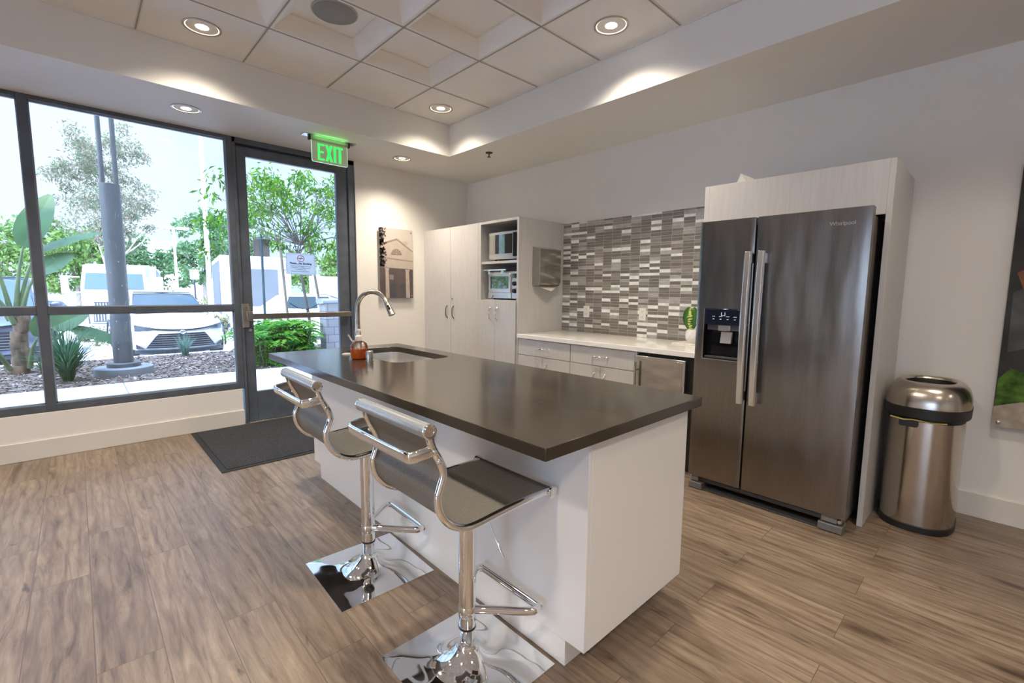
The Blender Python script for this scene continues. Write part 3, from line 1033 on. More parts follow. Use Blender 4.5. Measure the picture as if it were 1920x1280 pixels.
# ------------------------------------------------------------------ kitchen wall
# tile backsplash as a real sheet of small tiles
tm = [P('tile_taupe_dark', (0.20, 0.178, 0.158), .28, var=.16, scale=10, stretch=(1.5, 1, 12), detail=6),
      P('tile_taupe_mid', (0.285, 0.26, 0.238), .28, var=.15, scale=9, stretch=(1.5, 1, 10), detail=6),
      P('tile_marble_grey', (0.44, 0.42, 0.395), .25, var=.14, scale=12, stretch=(2, 1, 4), detail=6),
      P('tile_pearl_glass', (0.86, 0.87, 0.83), .12, var=.12, scale=14, stretch=(2, 1, 3), spec=.8),
      P('grout', (0.62, 0.57, 0.50), .9)]
rnd = random.Random(11)
tl = MB()
tl.cur = 4
tl.box(-3.337, -1.488, 3.8972, 3.908, .912, 2.062)
cw = .1048
x = -3.337
rows = []
z = .914
k = 0
while z < 2.058:
    hgt = .0235 if k % 2 else .0315
    rows.append((z, min(z + hgt - .0022, 2.061)))
    z += hgt
    k += 1
while x < -1.49:
    x2 = min(x + cw - .0022, -1.489)
    last = -1
    for (za, zb_) in rows:
        q = rnd.random()
        kx = 3 if q < .19 and last != 3 else (2 if q < .32 else (1 if q < .55 else 0))
        last = kx
        tl.cur = kx
        tl.box(x, x2, 3.896 + rnd.random() * .0012, 3.9005, za, zb_)
    x += cw
o = obj('tile_backsplash', tl, tm, None, ang=0, recalc=False)
tag(o, 'backsplash of small taupe grey and pearl tiles above the white counter', 'backsplash', None, 'structure')

# outlets
for k, (xa, lab) in enumerate(((-3.0, 'white double outlet on the tiles nearer the tall cabinet'), (-2.34, 'white double outlet on the tiles nearer the refrigerator'))):
    t_ = thing('wall_outlet', lab, 'outlet', (xa, 3.896, 1.132), 'outlets on the tile backsplash')
    obj('cover_plate', MB().prism(rrect(xa - .037, xa + .037, 1.073, 1.191, .005), 'xz', 3.888, 3.896), M['plastic'], t_, bevel=.0015)
    for zc in (1.106, 1.158):
        so = obj('socket', MB().prism(superell(xa, zc, .017, .0185, 3.0, 24), 'xz', 3.8865, 3.889), M['plastic'], t_)
        sl_ = MB().box(xa - .008, xa - .0055, 3.8862, 3.887, zc - .001, zc + .008).box(xa + .005, xa + .0075, 3.8862, 3.887, zc - .001, zc + .008)
        sl_.lathe([(.0025, 3.8862), (.0025, 3.887)], (xa, 0, zc - .009), 10, 'y')
        obj('slots', sl_, M['cord'], so, ang=0)


def bow_handle(x0, x1, y, z, parent, vertical=False, zz=None, mat=None):
    """arched pull from a to b, standing off the front face"""
    b_ = MB()
    pts = []
    for k in range(9):
        s_ = k / 8
        d_ = .026 * (1 - (2 * s_ - 1) ** 4) + .002
        if vertical:
            pts.append((x0, y - d_, zz[0] + (zz[1] - zz[0]) * s_))
        else:
            pts.append((x0 + (x1 - x0) * s_, y - d_, z))
    b_.tube(pts, .0062, 10)
    return obj('handle', b_, mat or M['steel_h'], parent, ang=60)


YF_ = 3.224
# tall cabinet
t_ = thing('tall_cabinet', 'tall pale wood cabinet with two full-height doors in the corner', 'cabinet', (-4.507, 3.56, 0))
obj('carcass', MB().box(-5.048, -3.972, 3.246, 3.908, .09, 2.066).box(-5.0, -4.0, 3.30, 3.9, 0, .09), M['laminate'], t_, bevel=.001)
for x0, x1, hx in ((-5.046, -4.487, -4.553), (-4.483, -3.974, -4.425)):
    dr_ = obj('door', MB().box(x0, x1, YF_, 3.244, .095, 2.064), M['laminate'], t_, bevel=.0012)
    bow_handle(hx, hx, YF_, 0, dr_, True, (1.012, 1.160), P('dark_pull', (.22, .20, .18), .3, 1.0))
    if hx > -4.5:
        obj('lock', MB().lathe([(.012, YF_), (.012, YF_ - .006), (.004, YF_ - .007)], (-4.452, 0, 1.238), 20, 'y'), M['steel_h'], dr_)

# microwave cabinet
t_ = thing('oven_cabinet', 'pale wood cabinet with open shelves for the two ovens', 'cabinet', (-3.653, 3.56, 0))
ca = MB()
ca.box(-3.970, -3.930, YF_, 3.908, .09, 2.066).box(-3.366, -3.339, YF_, 3.908, .09, 2.066).box(-3.93, -3.366, YF_, 3.908, 2.040, 2.066)
ca.box(-3.93, -3.366, 3.89, 3.908, .09, 2.04).box(-3.93, -3.366, 3.246, 3.89, 1.222, 1.244).box(-3.93, -3.366, 3.25, 3.89, .09, .11).box(-3.94, -3.36, 3.30, 3.9, 0, .09)
obj('carcass', ca, M['laminate'], t_, bevel=.001)
obj('shelf', MB().box(-3.93, -3.366, 3.236, 3.89, 1.622, 1.648), M['laminate'], t_, bevel=.001)
for x0, x1, hx in ((-3.966, -3.678, -3.745), (-3.674, -3.368, -3.640)):
    dr_ = obj('door', MB().box(x0, x1, YF_ - .014, YF_ - .0005, .095, 1.240), M['laminate'], t_, bevel=.0012)
    bow_handle(hx, hx, YF_ - .014, 0, dr_, True, (1.03, 1.165), M['chrome'])

# microwave oven
mwx0, mwx1, mwy = -3.862, -3.385, 3.275
t_ = thing('microwave_oven', 'silver microwave oven with mirrored door on the upper shelf', 'microwave', (-3.62, 3.46, 1.648))
ssil = P('silver_plastic', (.62, .61, .58), .25, .7, var=.04)
obj('body', MB().prism(rrect(mwx0, mwx1, 1.668, 1.950, .012), 'xz', mwy + .01, 3.66), ssil, t_)
fr_ = MB()
rings = []
for k in range(13):
    s_ = k / 12
    xx = mwx0 + (mwx1 - mwx0) * s_
    yy = mwy + .008 - .010 * (1 - (2 * s_ - 1) ** 2)
    rings.append([(xx, yy, 1.670), (xx, mwy + .012, 1.670), (xx, mwy + .012, 1.948), (xx, yy, 1.948)])
obj('front_panel', fr_.loft(rings), ssil, t_)
gw = MB()
rings = []
for k in range(13):
    s_ = k / 12
    xx = mwx0 + .016 + (mwx1 - mwx0 - .12) * s_
    s2 = (xx - mwx0) / (mwx1 - mwx0)
    yy = mwy + .0065 - .010 * (1 - (2 * s2 - 1) ** 2)
    rings.append([(xx, yy, 1.725), (xx, yy + .004, 1.725), (xx, yy + .004, 1.922), (xx, yy, 1.922)])
mir = P('mirrored_glass', (.30, .31, .30), .03, .9, var=.05)
obj('door_window', gw.loft(rings), mir, t_)
obj('control_panel', MB().box(mwx1 - .092, mwx1 - .012, mwy - .004, mwy + .004, 1.69, 1.93), M['blackgloss'], t_, bevel=.002)
for xx in (mwx0 + .05, mwx1 - .05):
    obj('foot', MB().lathe([(.014, 1.648), (.014, 1.668)], (xx, 3.34, 0), 12), M['black'], t_)

# toaster oven
tx0, tx1, ty0 = -3.852, -3.385, 3.272
t_ = thing('toaster_oven', 'silver toaster oven with a glass door on the lower shelf', 'toaster oven', (-3.62, 3.45, 1.244))
obj('body', MB().prism(rrect(tx0, tx1, 1.262, 1.538, .02), 'xz', ty0 + .004, 3.60), ssil, t_)
obj('lower_rail', MB().prism([(tx0, 1.262), (tx0 + .05, 1.262), (tx0 + .075, 1.292), (tx1 - .16, 1.292), (tx1 - .135, 1.262), (tx1 - .11, 1.262), (tx1 - .11, 1.318), (tx0, 1.318)], 'xz', ty0 - .006, ty0 + .004), ssil, t_)
dr_ = obj('oven_door', MB().prism(rrect(tx0 + .01, tx1 - .115, 1.322, 1.520, .012), 'xz', ty0 - .010, ty0 + .004), ssil, t_, bevel=.002)
obj('door_window', MB().prism(rrect(tx0 + .042, tx1 - .142, 1.362, 1.490, .012), 'xz', ty0 - .0115, ty0 - .009), mir, dr_)
hh = MB().tube([(tx0 - .02, ty0 - .045, 1.556), (tx1 - .14, ty0 - .045, 1.556)], .009, 12)
hh.box(tx0 + .03, tx0 + .07, ty0 - .045, ty0 - .008, 1.515, 1.552).box(tx1 - .22, tx1 - .18, ty0 - .045, ty0 - .008, 1.515, 1.552)
obj('door_handle', hh, M['chrome'], dr_)
for zc in (1.34, 1.415):
    obj('knob', MB().lathe([(.024, ty0 + .004), (.022, ty0 - .016), (.019, ty0 - .02), (.004, ty0 - .02)], (tx1 - .062, 0, zc), 24, 'y'), M['black'], t_)
obj('display', MB().box(tx1 - .095, tx1 - .03, ty0 - .001, ty0 + .005, 1.47, 1.515), mir, t_)
for xx in (tx0 + .04, tx1 - .04):
    obj('foot', MB().lathe([(.013, 1.244), (.013, 1.264)], (xx, 3.32, 0), 12), M['black'], t_)

# paper towel dispenser on the cabinet side
t_ = thing('paper_towel_dispenser', 'steel paper towel dispenser on the side of the oven cabinet', 'towel dispenser', (-3.337, 3.625, 1.4))
obj('case', MB().prism([(-3.3385, 1.395), (-3.255, 1.395), (-3.232, 1.43), (-3.232, 1.765), (-3.3385, 1.79)], 'xz', 3.418, 3.738), P('dispenser_steel', (.48, .46, .44), .18, 1.0, var=.06, scale=20, stretch=(1, .3, 12)), t_, bevel=.003)
obj('latch_seam', MB().box(-3.232, -3.2312, 3.50, 3.503, 1.52, 1.60).box(-3.232, -3.2312, 3.50, 3.70, 1.60, 1.602), M['darkgrey'], t_, ang=0)
obj('slot', MB().box(-3.33, -3.25, 3.44, 3.72, 1.393, 1.396), M['cord'], t_, ang=0)
pt = MB()
rings = []
for k in range(6):
    s_ = k / 5
    zc = 1.40 - .055 * s_
    w_ = .13 * (1 - .55 * s_ ** 2)
    xo = -3.285 + .045 * s_
    rings.append([(xo, 3.578 - w_, zc + .012 * s_), (xo + .003, 3.578 + .02, zc - .006 * s_), (xo, 3.578 + w_, zc + .01 * s_), (xo - .003, 3.578 + .02, zc - .004 * s_)])
obj('paper_towel', pt.loft(rings), P('paper', (.86, .80, .72), .8), t_, ang=50)

# base cabinets
for k, (x0, x1, lab) in enumerate(((-3.334, -2.658, 'pale base cabinet with drawer beside the oven cabinet'), (-2.654, -1.972, 'pale base cabinet with drawer beside the small refrigerator'))):
    t_ = thing('base_cabinet', lab, 'cabinet', ((x0 + x1) / 2, 3.56, 0), 'base cabinets under the white counter')
    bc = MB().box(x0, x1, 3.246, 3.894, .09, .871).box(x0, x1, 3.29, 3.89, 0, .09)
    if k == 1:
        bc.box(-1.990, -1.972, YF_, 3.246, .09, .871)
    obj('carcass', bc, M['laminate'], t_, bevel=.001)
    xe = x1 if k == 0 else -1.992
    dw = obj('drawer', MB().box(x0 + .002, xe - .002, YF_, 3.245, .709, .866), M['laminate'], t_, bevel=.0012)
    xm = (x0 + xe) / 2
    bow_handle(xm - .084, xm + .084, YF_, .788, dw, mat=M['chrome'])
    for x0_, x1_, hx in ((x0 + .002, xm - .002, xm - .058), (xm + .002, xe - .002, xm + .056)):
        dr_ = obj('door', MB().box(x0_, x1_, YF_, 3.245, .095, .704), M['laminate'], t_, bevel=.0012)
        bow_handle(hx, hx, YF_, 0, dr_, True, (.50, .645), M['chrome'])

# white counter
single('counter_top', MB().box(-3.337, -1.492, 3.204, 3.8955, .872, .912), M['white'], 'white counter slab below the tile backsplash', 'counter', (-2.41, 3.55, .872), bevel=.003)

# under-counter refrigerator
t_ = thing('mini_refrigerator', 'small steel under-counter refrigerator beside the big one', 'mini fridge', (-1.75, 3.5, 0))
obj('cabinet_box', MB().box(-1.965, -1.497, 3.236, 3.85, .03, .862).box(-1.95, -1.51, 3.26, 3.8, 0, .03), M['black'], t_, bevel=.003)
dr_ = obj('door', MB().box(-1.963, -1.552, 3.190, 3.232, .10, .846), P('steel_frame', (.52, .50, .47), .22, 1.0, stretch=(1, 1, 10), scale=30), t_, bevel=.004)
obj('door_panel', MB().box(-1.945, -1.572, 3.188, 3.1905, .12, .828), P('steel_panel', (.46, .42, .39), .2, 1.0, var=.18, scale=5, stretch=(1, 1, 3.5), detail=6), dr_, bevel=.001)
h_ = MB().tube([(-1.940, 3.150, .80), (-1.940, 3.150, .30)], .0095, 12)
h_.tube([(-1.940, 3.150, .735), (-1.940, 3.19, .735)], .006, 10).tube([(-1.940, 3.150, .36), (-1.940, 3.19, .36)], .006, 10)
obj('handle', h_, M['nickel'], dr_)

# plant in faceted white pot
t_ = thing('potted_leaf', 'variegated green leaf in a white faceted pot on the counter', 'plant', (-1.77, 3.74, .921))
pr_ = []
for k, (r_, z) in enumerate(((.036, .9215), (.056, .955), (.060, .985), (.052, 1.02), (.040, 1.036))):
    ring = []
    for i in range(8):
        a = 2 * PI * (i + .5 * (k % 2)) / 8
        ring.append((-1.77 + r_ * math.cos(a), 3.74 + r_ * math.sin(a), z))
    pr_.append(ring)
fpot = MB()
vs = [p for r_ in pr_ for p in r_]
fs = [tuple(range(7, -1, -1))]
for k in range(4):
    for i in range(8):
        j = (i + 1) % 8
        if k % 2 == 0:
            fs += [(k * 8 + i, k * 8 + j, (k + 1) * 8 + i), (k * 8 + j, (k + 1) * 8 + j, (k + 1) * 8 + i)]
        else:
            fs += [(k * 8 + i, k * 8 + j, (k + 1) * 8 + j), (k * 8 + i, (k + 1) * 8 + j, (k + 1) * 8 + i)]
fs.append(tuple(32 + i for i in range(8)))
obj('pot', fpot.add(vs, fs), P('white_ceramic', (.78, .76, .74), .35, var=.05), t_, ang=0)
lfm, t, b = new_mat('variegated_leaf')
tc = t.nodes.new('ShaderNodeTexCoord')
se = t.nodes.new('ShaderNodeSeparateXYZ')
t.links.new(tc.outputs['Object'], se.inputs[0])
n = noise_node(t, 38, (1, 1, 2.4), 4)
ab = t.nodes.new('ShaderNodeMath'); ab.operation = 'ABSOLUTE'
t.links.new(se.outputs['X'], ab.inputs[0])
m1 = t.nodes.new('ShaderNodeMath'); m1.operation = 'MULTIPLY_ADD'
m1.inputs[1].default_value = -9.0
t.links.new(ab.outputs[0], m1.inputs[0])
t.links.new(n.outputs['Fac'], m1.inputs[2])
r = t.nodes.new('ShaderNodeValToRGB')
r.color_ramp.elements[0].position, r.color_ramp.elements[0].color = .38, (.035, .13, .008, 1)
r.color_ramp.elements[1].position, r.color_ramp.elements[1].color = .44, (.60, .62, .18, 1)
t.links.new(m1.outputs[0], r.inputs[0])
t.links.new(r.outputs[0], b.inputs['Base Color'])
b.inputs['Roughness'].default_value = .35
lf = MB()
rows_ = []
NL = 14
for k in range(NL + 1):
    s_ = k / NL
    w_ = .080 * (math.sin(PI * min(1, s_ * .96 + .04)) ** .55) * (1 - .35 * s_) * (1 if k < NL else 0.02)
    z = 1.205 - .185 * s_
    yb = 3.715 - .012 * math.sin(PI * s_)
    rows_.append([(-1.785 + w_ * u, yb + .018 * abs(u), z + .03 * (abs(u)) * (1 - s_) * (.6 if s_ < .3 else .2)) for u in (-1, -.5, 0, .5, 1)])
lf.loft(rows_, caps=False, closed=False)
lo = obj('leaf', lf, lfm, t_, ang=60, recalc=False)
# centre the leaf's own coordinates on its midrib
for v in lo.data.vertices:
    v.co -= Vector((-.015, -.025, .2))
lo.location = (-.015, -.025, .2)
md = lo.modifiers.new('solid', 'SOLIDIFY'); md.thickness = .002
obj('stem', MB().tube([(-1.77, 3.74, 1.02), (-1.775, 3.735, 1.12), (-1.785, 3.72, 1.2)], .003, 8), P('leaf_stem', (.08, .2, .03), .5), t_)
single('white_coaster', MB().box(-1.90, -1.66, 3.63, 3.86, .9125, .921), M['plastic'], 'flat white square tray under the plant pot', 'tray', (-1.78, 3.74, .9125), bevel=.002)

# ------------------------------------------------------------------ refrigerator enclosure and refrigerator
t_ = thing('refrigerator_enclosure', 'pale wood surround around the steel refrigerator', 'cabinet', (-.97, 3.57, 0))
obj('side_panel', MB().box(-.486, -.459, 3.228, 3.9, 0, 2.066), M['laminate'], t_, bevel=.001)
obj('side_panel', MB().box(-1.490, -1.460, 3.228, 3.8955, 0, 2.066), M['laminate'], t_, bevel=.001)
obj('top_panel', MB().box(-1.460, -.459 - .0275, 3.229, 3.25, 1.775, 2.066).box(-1.46, -.487, 3.25, 3.9, 2.045, 2.066), M['laminate'], t_, bevel=.001)

steelf, t, b = new_mat('brushed_steel_door')
n = noise_node(t, 3.2, (1.6, 1, .35), 2)
n2 = noise_node(t, 300, (1, 1, .03), 2)
b.inputs['Metallic'].default_value = 1
b.inputs['Base Color'].default_value = (.30, .275, .25, 1)
r = t.nodes.new('ShaderNodeValToRGB')
r.color_ramp.elements[0].position, r.color_ramp.elements[0].color = .3, (.225, .20, .175, 1)
r.color_ramp.elements[1].position, r.color_ramp.elements[1].color = .7, (.262, .236, .208, 1)
t.links.new(n2.outputs['Fac'], r.inputs[0])
t.links.new(r.outputs[0], b.inputs['Base Color'])
b.inputs['Roughness'].default_value = .27
b.inputs['Anisotropic'].default_value = .6
bp = t.nodes.new('ShaderNodeBump')
bp.inputs['Strength'].default_value = .22
bp.inputs['Distance'].default_value = .05
t.links.new(n.outputs['Fac'], bp.inputs['Height'])
t.links.new(bp.outputs[0], b.inputs['Normal'])

t_ = thing('refrigerator', 'large side-by-side steel refrigerator with ice dispenser', 'refrigerator', (-.96, 3.45, 0))
obj('case', MB().box(-1.404, -.522, 3.10, 3.86, .04, 1.765), P('case_grey_steel', (.24, .215, .19), .38, .4, stretch=(1, 1, 8), scale=12), t_, bevel=.004)


def bowed_door(name, x0, x1, z0, z1, hole=None):
    """door with a faintly bowed front; a rectangular opening if asked"""
    b_ = MB()
    yf, yb = 3.022, 3.090

    def yy(x):
        s_ = (x - x0) / (x1 - x0)
        e = min(s_, 1 - s_)
        return yf + (.004 * max(0, 1 - e / .02) ** 2)
    xsn = [x0 + (x1 - x0) * k / 24 for k in range(25)]
    if hole:
        xsn = sorted(set(xsn + [hole[0], hole[1]]))
        zsn = [z0, hole[2], hole[3], z1]
    else:
        zsn = [z0, z1]
    nx = len(xsn)
    vs = []
    for z in zsn:
        for x in xsn:
            vs.append((x, yy(x), z))
    fs = []
    for j in range(len(zsn) - 1):
        for i in range(nx - 1):
            if hole and j == 1 and xsn[i] >= hole[0] - 1e-6 and xsn[i + 1] <= hole[1] + 1e-6:
                continue
            fs.append((j * nx + i, j * nx + i + 1, (j + 1) * nx + i + 1, (j + 1) * nx + i))
    o_ = len(vs)
    vs += [(x0, yb, z0), (x1, yb, z0), (x1, yb, z1), (x0, yb, z1)]
    nz_ = len(zsn) - 1
    fs.append((o_ + 3, o_ + 2, o_ + 1, o_))
    fs.append(tuple([o_, o_ + 1] + [i for i in range(nx - 1, -1, -1)]))
    fs.append(tuple([o_ + 2, o_ + 3] + [nz_ * nx + i for i in range(nx)]))
    fs.append(tuple([o_ + 3, o_] + [j * nx for j in range(nz_ + 1)]))
    fs.append(tuple([o_ + 1, o_ + 2] + [j * nx + nx - 1 for j in range(nz_, -1, -1)]))
    return obj(name, b_.add(vs, fs), steelf, t_, ang=30, recalc=True)


HX0, HX1, HZ0, HZ1 = -1.355, -1.122, .910, 1.240
dl = bowed_door('freezer_door', -1.411, -1.073, .092, 1.797, (HX0, HX1, HZ0, HZ1))
drr = bowed_door('refrigerator_door', -1.061, -.507, .092, 1.797)
obj('door_gasket', MB().box(-1.405, -1.078, 3.0905, 3.0995, .10, 1.77).box(-1.056, -.512, 3.0905, 3.0995, .10, 1.77), M['black'], t_, ang=0)
hm_ = P('handle_steel', (.78, .76, .72), .26, 1.0, scale=40, stretch=(1, 1, 20))
for d_, xc in ((dl, -1.087), (drr, -1.013)):
    pts = []
    for k in range(13):
        s_ = k / 12
        pts.append((xc, 2.964 - .014 * (1 - (2 * s_ - 1) ** 2), .655 + .935 * s_))
    rings = []
    for (x, y, z) in pts:
        rings.append([(x - .0205, y + .004, z), (x - .014, y - .004, z), (x + .014, y - .004, z), (x + .0205, y + .004, z), (x + .0205, y + .018, z), (x - .0205, y + .018, z)])
    hb_ = MB().loft(rings)
    for zz in (.70, 1.55):
        hb_.box(xc - .014, xc + .014, 2.975, 3.03, zz - .03, zz + .03)
    obj('handle', hb_, hm_, d_, bevel=.0015)
# ice and water dispenser
ds = MB()
ds.box(HX0, HX1, 3.082, 3.087, HZ0, HZ1)                      # back
ds.box(HX0, HX0 + .004, 3.024, 3.082, HZ0, HZ1).box(HX1 - .004, HX1, 3.024, 3.082, HZ0, HZ1)
ds.box(HX0, HX1, 3.024, 3.082, HZ0, HZ0 + .006).box(HX0, HX1, 3.024, 3.082, HZ1 - .004, HZ1)
dp = obj('dispenser', ds, M['blackgloss'], dl, ang=0)
cp = obj('dispenser_panel', MB().box(HX0 + .002, HX1 - .002, 3.020, 3.05, 1.135, HZ1 - .002), P('panel_gloss', (.012, .016, .030), .08, var=.1), t_, bevel=.004)
ic = P('panel_icons', (.75, .80, .85), .4, emit=(.7, .85, 1), es=.25)
for k in range(4):
    obj('icon', MB().box(HX0 + .05 + .045 * k, HX0 + .07 + .045 * k, 3.0192, 3.0202, 1.188, 1.1905), ic, cp, ang=0)
    obj('icon', MB().box(HX0 + .055 + .045 * k, HX0 + .066 + .045 * k, 3.0192, 3.0202, 1.170, 1.174), ic, cp, ang=0)
ib = MB().prism([(HX0 + .108, 1.194), (HX0 + .133, 1.194), (HX0 + .133, 1.216), (HX0 + .130, 1.216), (HX0 + .130, 1.197), (HX0 + .111, 1.197), (HX0 + .111, 1.216), (HX0 + .108, 1.216)], 'xz', 3.0192, 3.0202)
obj('glass_icon', ib, ic, cp, ang=0)
obj('ledge', MB().box(HX0 + .01, HX1 - .006, 3.05, 3.08, 1.098, 1.134), P('ledge_grey', (.10, .10, .12), .3), dp, bevel=.002)
obj('ice_chute', MB().box(HX0 + .088, HX0 + .165, 3.03, 3.075, 1.096, 1.134), ssil, dp, bevel=.003)
obj('paddle', MB().prism([(3.048, 1.090), (3.074, 1.092), (3.060, 1.018), (3.034, 1.016)], 'yz', HX0 + .103, HX0 + .172), ssil, dp, bevel=.002)
obj('drip_tray', MB().box(HX0 + .01, HX1 - .01, 3.026, 3.078, HZ0 + .006, HZ0 + .018), M['darkgrey'], dp, bevel=.002)
fm = MB()
for a, b2, c, d2 in ((HX0 - .004, HX1 + .004, HZ0 - .004, HZ0), (HX0 - .004, HX0, HZ0, HZ1), (HX1, HX1 + .004, HZ0, HZ1)):
    fm.box(a, b2, 3.019, 3.026, c, d2)
obj('dispenser_trim', fm, hm_, dl)
# base grille and feet
obj('base_grille', MB().box(-1.36, -.60, 3.075, 3.10, .045, .088).box(-1.36, -.60, 3.058, 3.075, .050, .074), M['darkgrey'], t_, bevel=.002)
obj('drip_sill', MB().box(-1.34, -.60, 3.035, 3.11, .0, .012), M['darkgrey'], t_, bevel=.002)
for x0, x1 in ((-1.402, -1.315), (-.632, -.514)):
    obj('foot_cover', MB().box(x0, x1, 3.020, 3.12, .004, .046), P('foot_grey', (.13, .13, .135), .45), t_, bevel=.003)
    obj('hinge', MB().box(x0 + .012, x1 - .03, 3.034, 3.085, .052, .088), P('hinge_grey', (.17, .17, .17), .4), t_, bevel=.002)
    obj('roller', MB().lathe([(.011, 3.035), (.011, 3.06)], (x1 - .018 if x1 > -1 else x0 + .012, 0, .067), 14, 'y'), M['steel_h'], t_)
text_part('brand_lettering', 'Whirlpool', .0295, P('lettering_steel', (.75, .73, .70), .25, 1.0), drr, basis((1, 0, 0), (0, 0, 1), (0, -1, 0), (-.634, 3.0205, 1.717)), .0006, space=.96)

# small scrap of clear film on top of the surround
fl = MB().add([(-1.36, 3.40, 2.068), (-1.335, 3.42, 2.165), (-1.255, 3.44, 2.122), (-1.27, 3.41, 2.068), (-1.36, 3.402, 2.068), (-1.335, 3.422, 2.165), (-1.255, 3.442, 2.122), (-1.27, 3.412, 2.068)],
              [(0, 1, 2, 3), (7, 6, 5, 4), (0, 4, 5, 1), (1, 5, 6, 2), (2, 6, 7, 3), (3, 7, 4, 0)])
single('plastic_sheet', fl, P('milky_film', (.62, .60, .57), .3, var=.05), 'scrap of milky plastic sheet standing on the refrigerator surround', 'plastic sheet', (-1.31, 3.42, 2.066), ang=0)

# ------------------------------------------------------------------ trash can
t_ = thing('trash_can', 'oval brushed steel trash can with domed open lid', 'trash can', (-.272, 3.62, 0))
bx, by, hx_, hy_ = -.262, 3.615, .172, .235
canm = P('can_steel', (.52, .47, .41), .17, 1.0, var=.05, scale=30, stretch=(1, 1, 30), rvar=.03)
E_ = 2.7


def ov(k, z, e=E_):
    return [(p[0], p[1], z) for p in superell(bx, by, hx_ * k, hy_ * k, e, 56)]


obj('body', MB().loft([ov(.985, .03), ov(.985, .635)]), canm, t_, ang=60)
obj('base_ring', MB().loft([ov(1.0, .0), ov(1.012, .004), ov(1.012, .036), ov(.99, .040)]), M['black'], t_)
obj('lid_skirt', MB().loft([ov(1.03, .655), ov(1.095, .66), ov(1.105, .712), ov(1.08, .716)]), M['black'], t_, ang=50)
obj('lid_neck', MB().loft([ov(.97, .63), ov(.97, .662)]), M['black'], t_)
rings = [ov(1.09, .716), ov(1.085, .742), ov(1.06, .775), ov(1.0, .808), ov(.90, .832), ov(.78, .846), ov(.70, .850), ov(.655, .846), ov(.63, .832)]
obj('dome_lid', MB().loft(rings, caps=False), P('lid_steel', (.54, .49, .43), .24, 1.0, var=.04, scale=30), t_, ang=70)
obj('opening', MB().loft([ov(.63, .834), ov(.60, .80), ov(.52, .70)], caps=False).add(ov(.52, .70), [tuple(range(56))]), M['black'], t_, ang=0, recalc=False)
hp = MB()
pts = [(p[0], p[1]) for p in superell(bx, by, hx_ * 1.0, hy_ * 1.0, E_, 56)]
hp.prism(rrect(-.36, -.275, .602, .645, .012), 'xz', 3.376, 3.40)
obj('lid_catch', hp, M['black'], t_)
bagm = P('yellow_liner', (.55, .45, .12), .5)
obj('bag_edge', MB().tube([(-.40, 3.388, .646), (-.34, 3.372, .640), (-.30, 3.372, .647), (-.22, 3.372, .640), (-.16, 3.39, .645)], .004, 8), bagm, t_)

# ------------------------------------------------------------------ pictures
t_ = thing('wall_print', 'upright print of a columned portico on the wall by the door', 'picture', (-5.05, 2.81, 1.65))
py0, py1, pz0, pz1 = 2.595, 3.035, 1.24, 2.055
XP = -5.012
acr = P('print_sky', (.56, .50, .44), .18, var=.03)
obj('panel', MB().box(XP - .010, XP, py0, py1, pz0, pz1), acr, t_, bevel=.001)
lx = [XP]


def flat(name, polys, mat, par=t_):
    lx[0] += .0004
    b_ = MB()
    for p_ in polys:
        b_.prism(p_, 'yz', lx[0] - .0003, lx[0] + .0003)
    return obj(name, b_, mat, par, ang=0)


def U(u, v):
    return (py0 + (py1 - py0) * u, pz1 - (pz1 - pz0) * v)


def poly(*uv):
    return [U(*q) for q in uv]


stone = P('print_stone', (.48, .41, .34), .2, var=.05, scale=20)
shade = P('print_wall_tone', (.105, .082, .08), .2, var=.1, scale=10)
flat('print_wall', [poly((0, .565), (1, .565), (1, 1), (0, 1))], shade)
flat('print_gable', [poly((.08, .22), (.52, .14), (1, .31), (1, .46), (.08, .455)), poly((.68, .175), (.87, .17), (.83, .23), (.74, .215))], stone)
flat('print_cornice', [poly((.08, .215), (.52, .135), (1, .30), (1, .325), (.52, .163), (.08, .24)), poly((.05, .41), (1, .447), (1, .468), (.05, .43))], P('print_stone_dark', (.30, .25, .205), .2))
flat('print_frieze', [poly((.05, .44), (1, .47), (1, .575), (.05, .56))], P('print_stone_light', (.45, .39, .325), .2, var=.06, scale=25))
fan = [U(.50 + .16 * math.cos(R(a)), .372 - .085 * math.sin(R(a))) for a in range(0, 181, 15)]
flat('print_fanlight', [fan], P('print_fan', (.25, .19, .16), .2, var=.1, scale=60))
flat('print_fan_bars', [poly((.495, .29), (.505, .29), (.505, .372), (.495, .372))] + [[U(.50 + r1 * math.cos(R(a - 2)), .372 - r1 * .53 * math.sin(R(a - 2))), U(.50 + r1 * math.cos(R(a + 2)), .372 - r1 * .53 * math.sin(R(a + 2))), U(.50, .370)] for a in (30, 60, 120, 150) for r1 in (.155,)], stone)
win = [U(.40 + .085 * math.cos(R(a)), .82 - .04 * math.sin(R(a))) for a in range(0, 181, 20)] + [U(.315, 1.0), U(.485, 1.0)]
win2 = [U(.70 + .08 * math.cos(R(a)), .82 - .04 * math.sin(R(a))) for a in range(0, 181, 20)] + [U(.62, 1.0), U(.78, 1.0)]
flat('print_arches', [win, win2], P('print_arch', (.075, .075, .085), .2))
flat('print_window', [poly((.28, .66), (.40, .665), (.40, .735), (.28, .73))], P('print_window_tone', (.26, .22, .22), .2))
pcm = P('print_column', (.44, .36, .31), .2, var=.1, scale=30)
for cu_ in (((.16, .59), (.26, .59), (.275, 1), (.165, 1)), ((.77, .60), (.875, .60), (.90, 1), (.775, 1))):
    flat('print_column', [poly(*cu_)], pcm)
for cu_ in (((.145, .567), (.275, .57), (.275, .593), (.145, .590)), ((.755, .58), (.895, .58), (.895, .602), (.755, .602))):
    flat('print_capital', [poly(*cu_)], pcm)
rl = random.Random(4)
lv_ = []
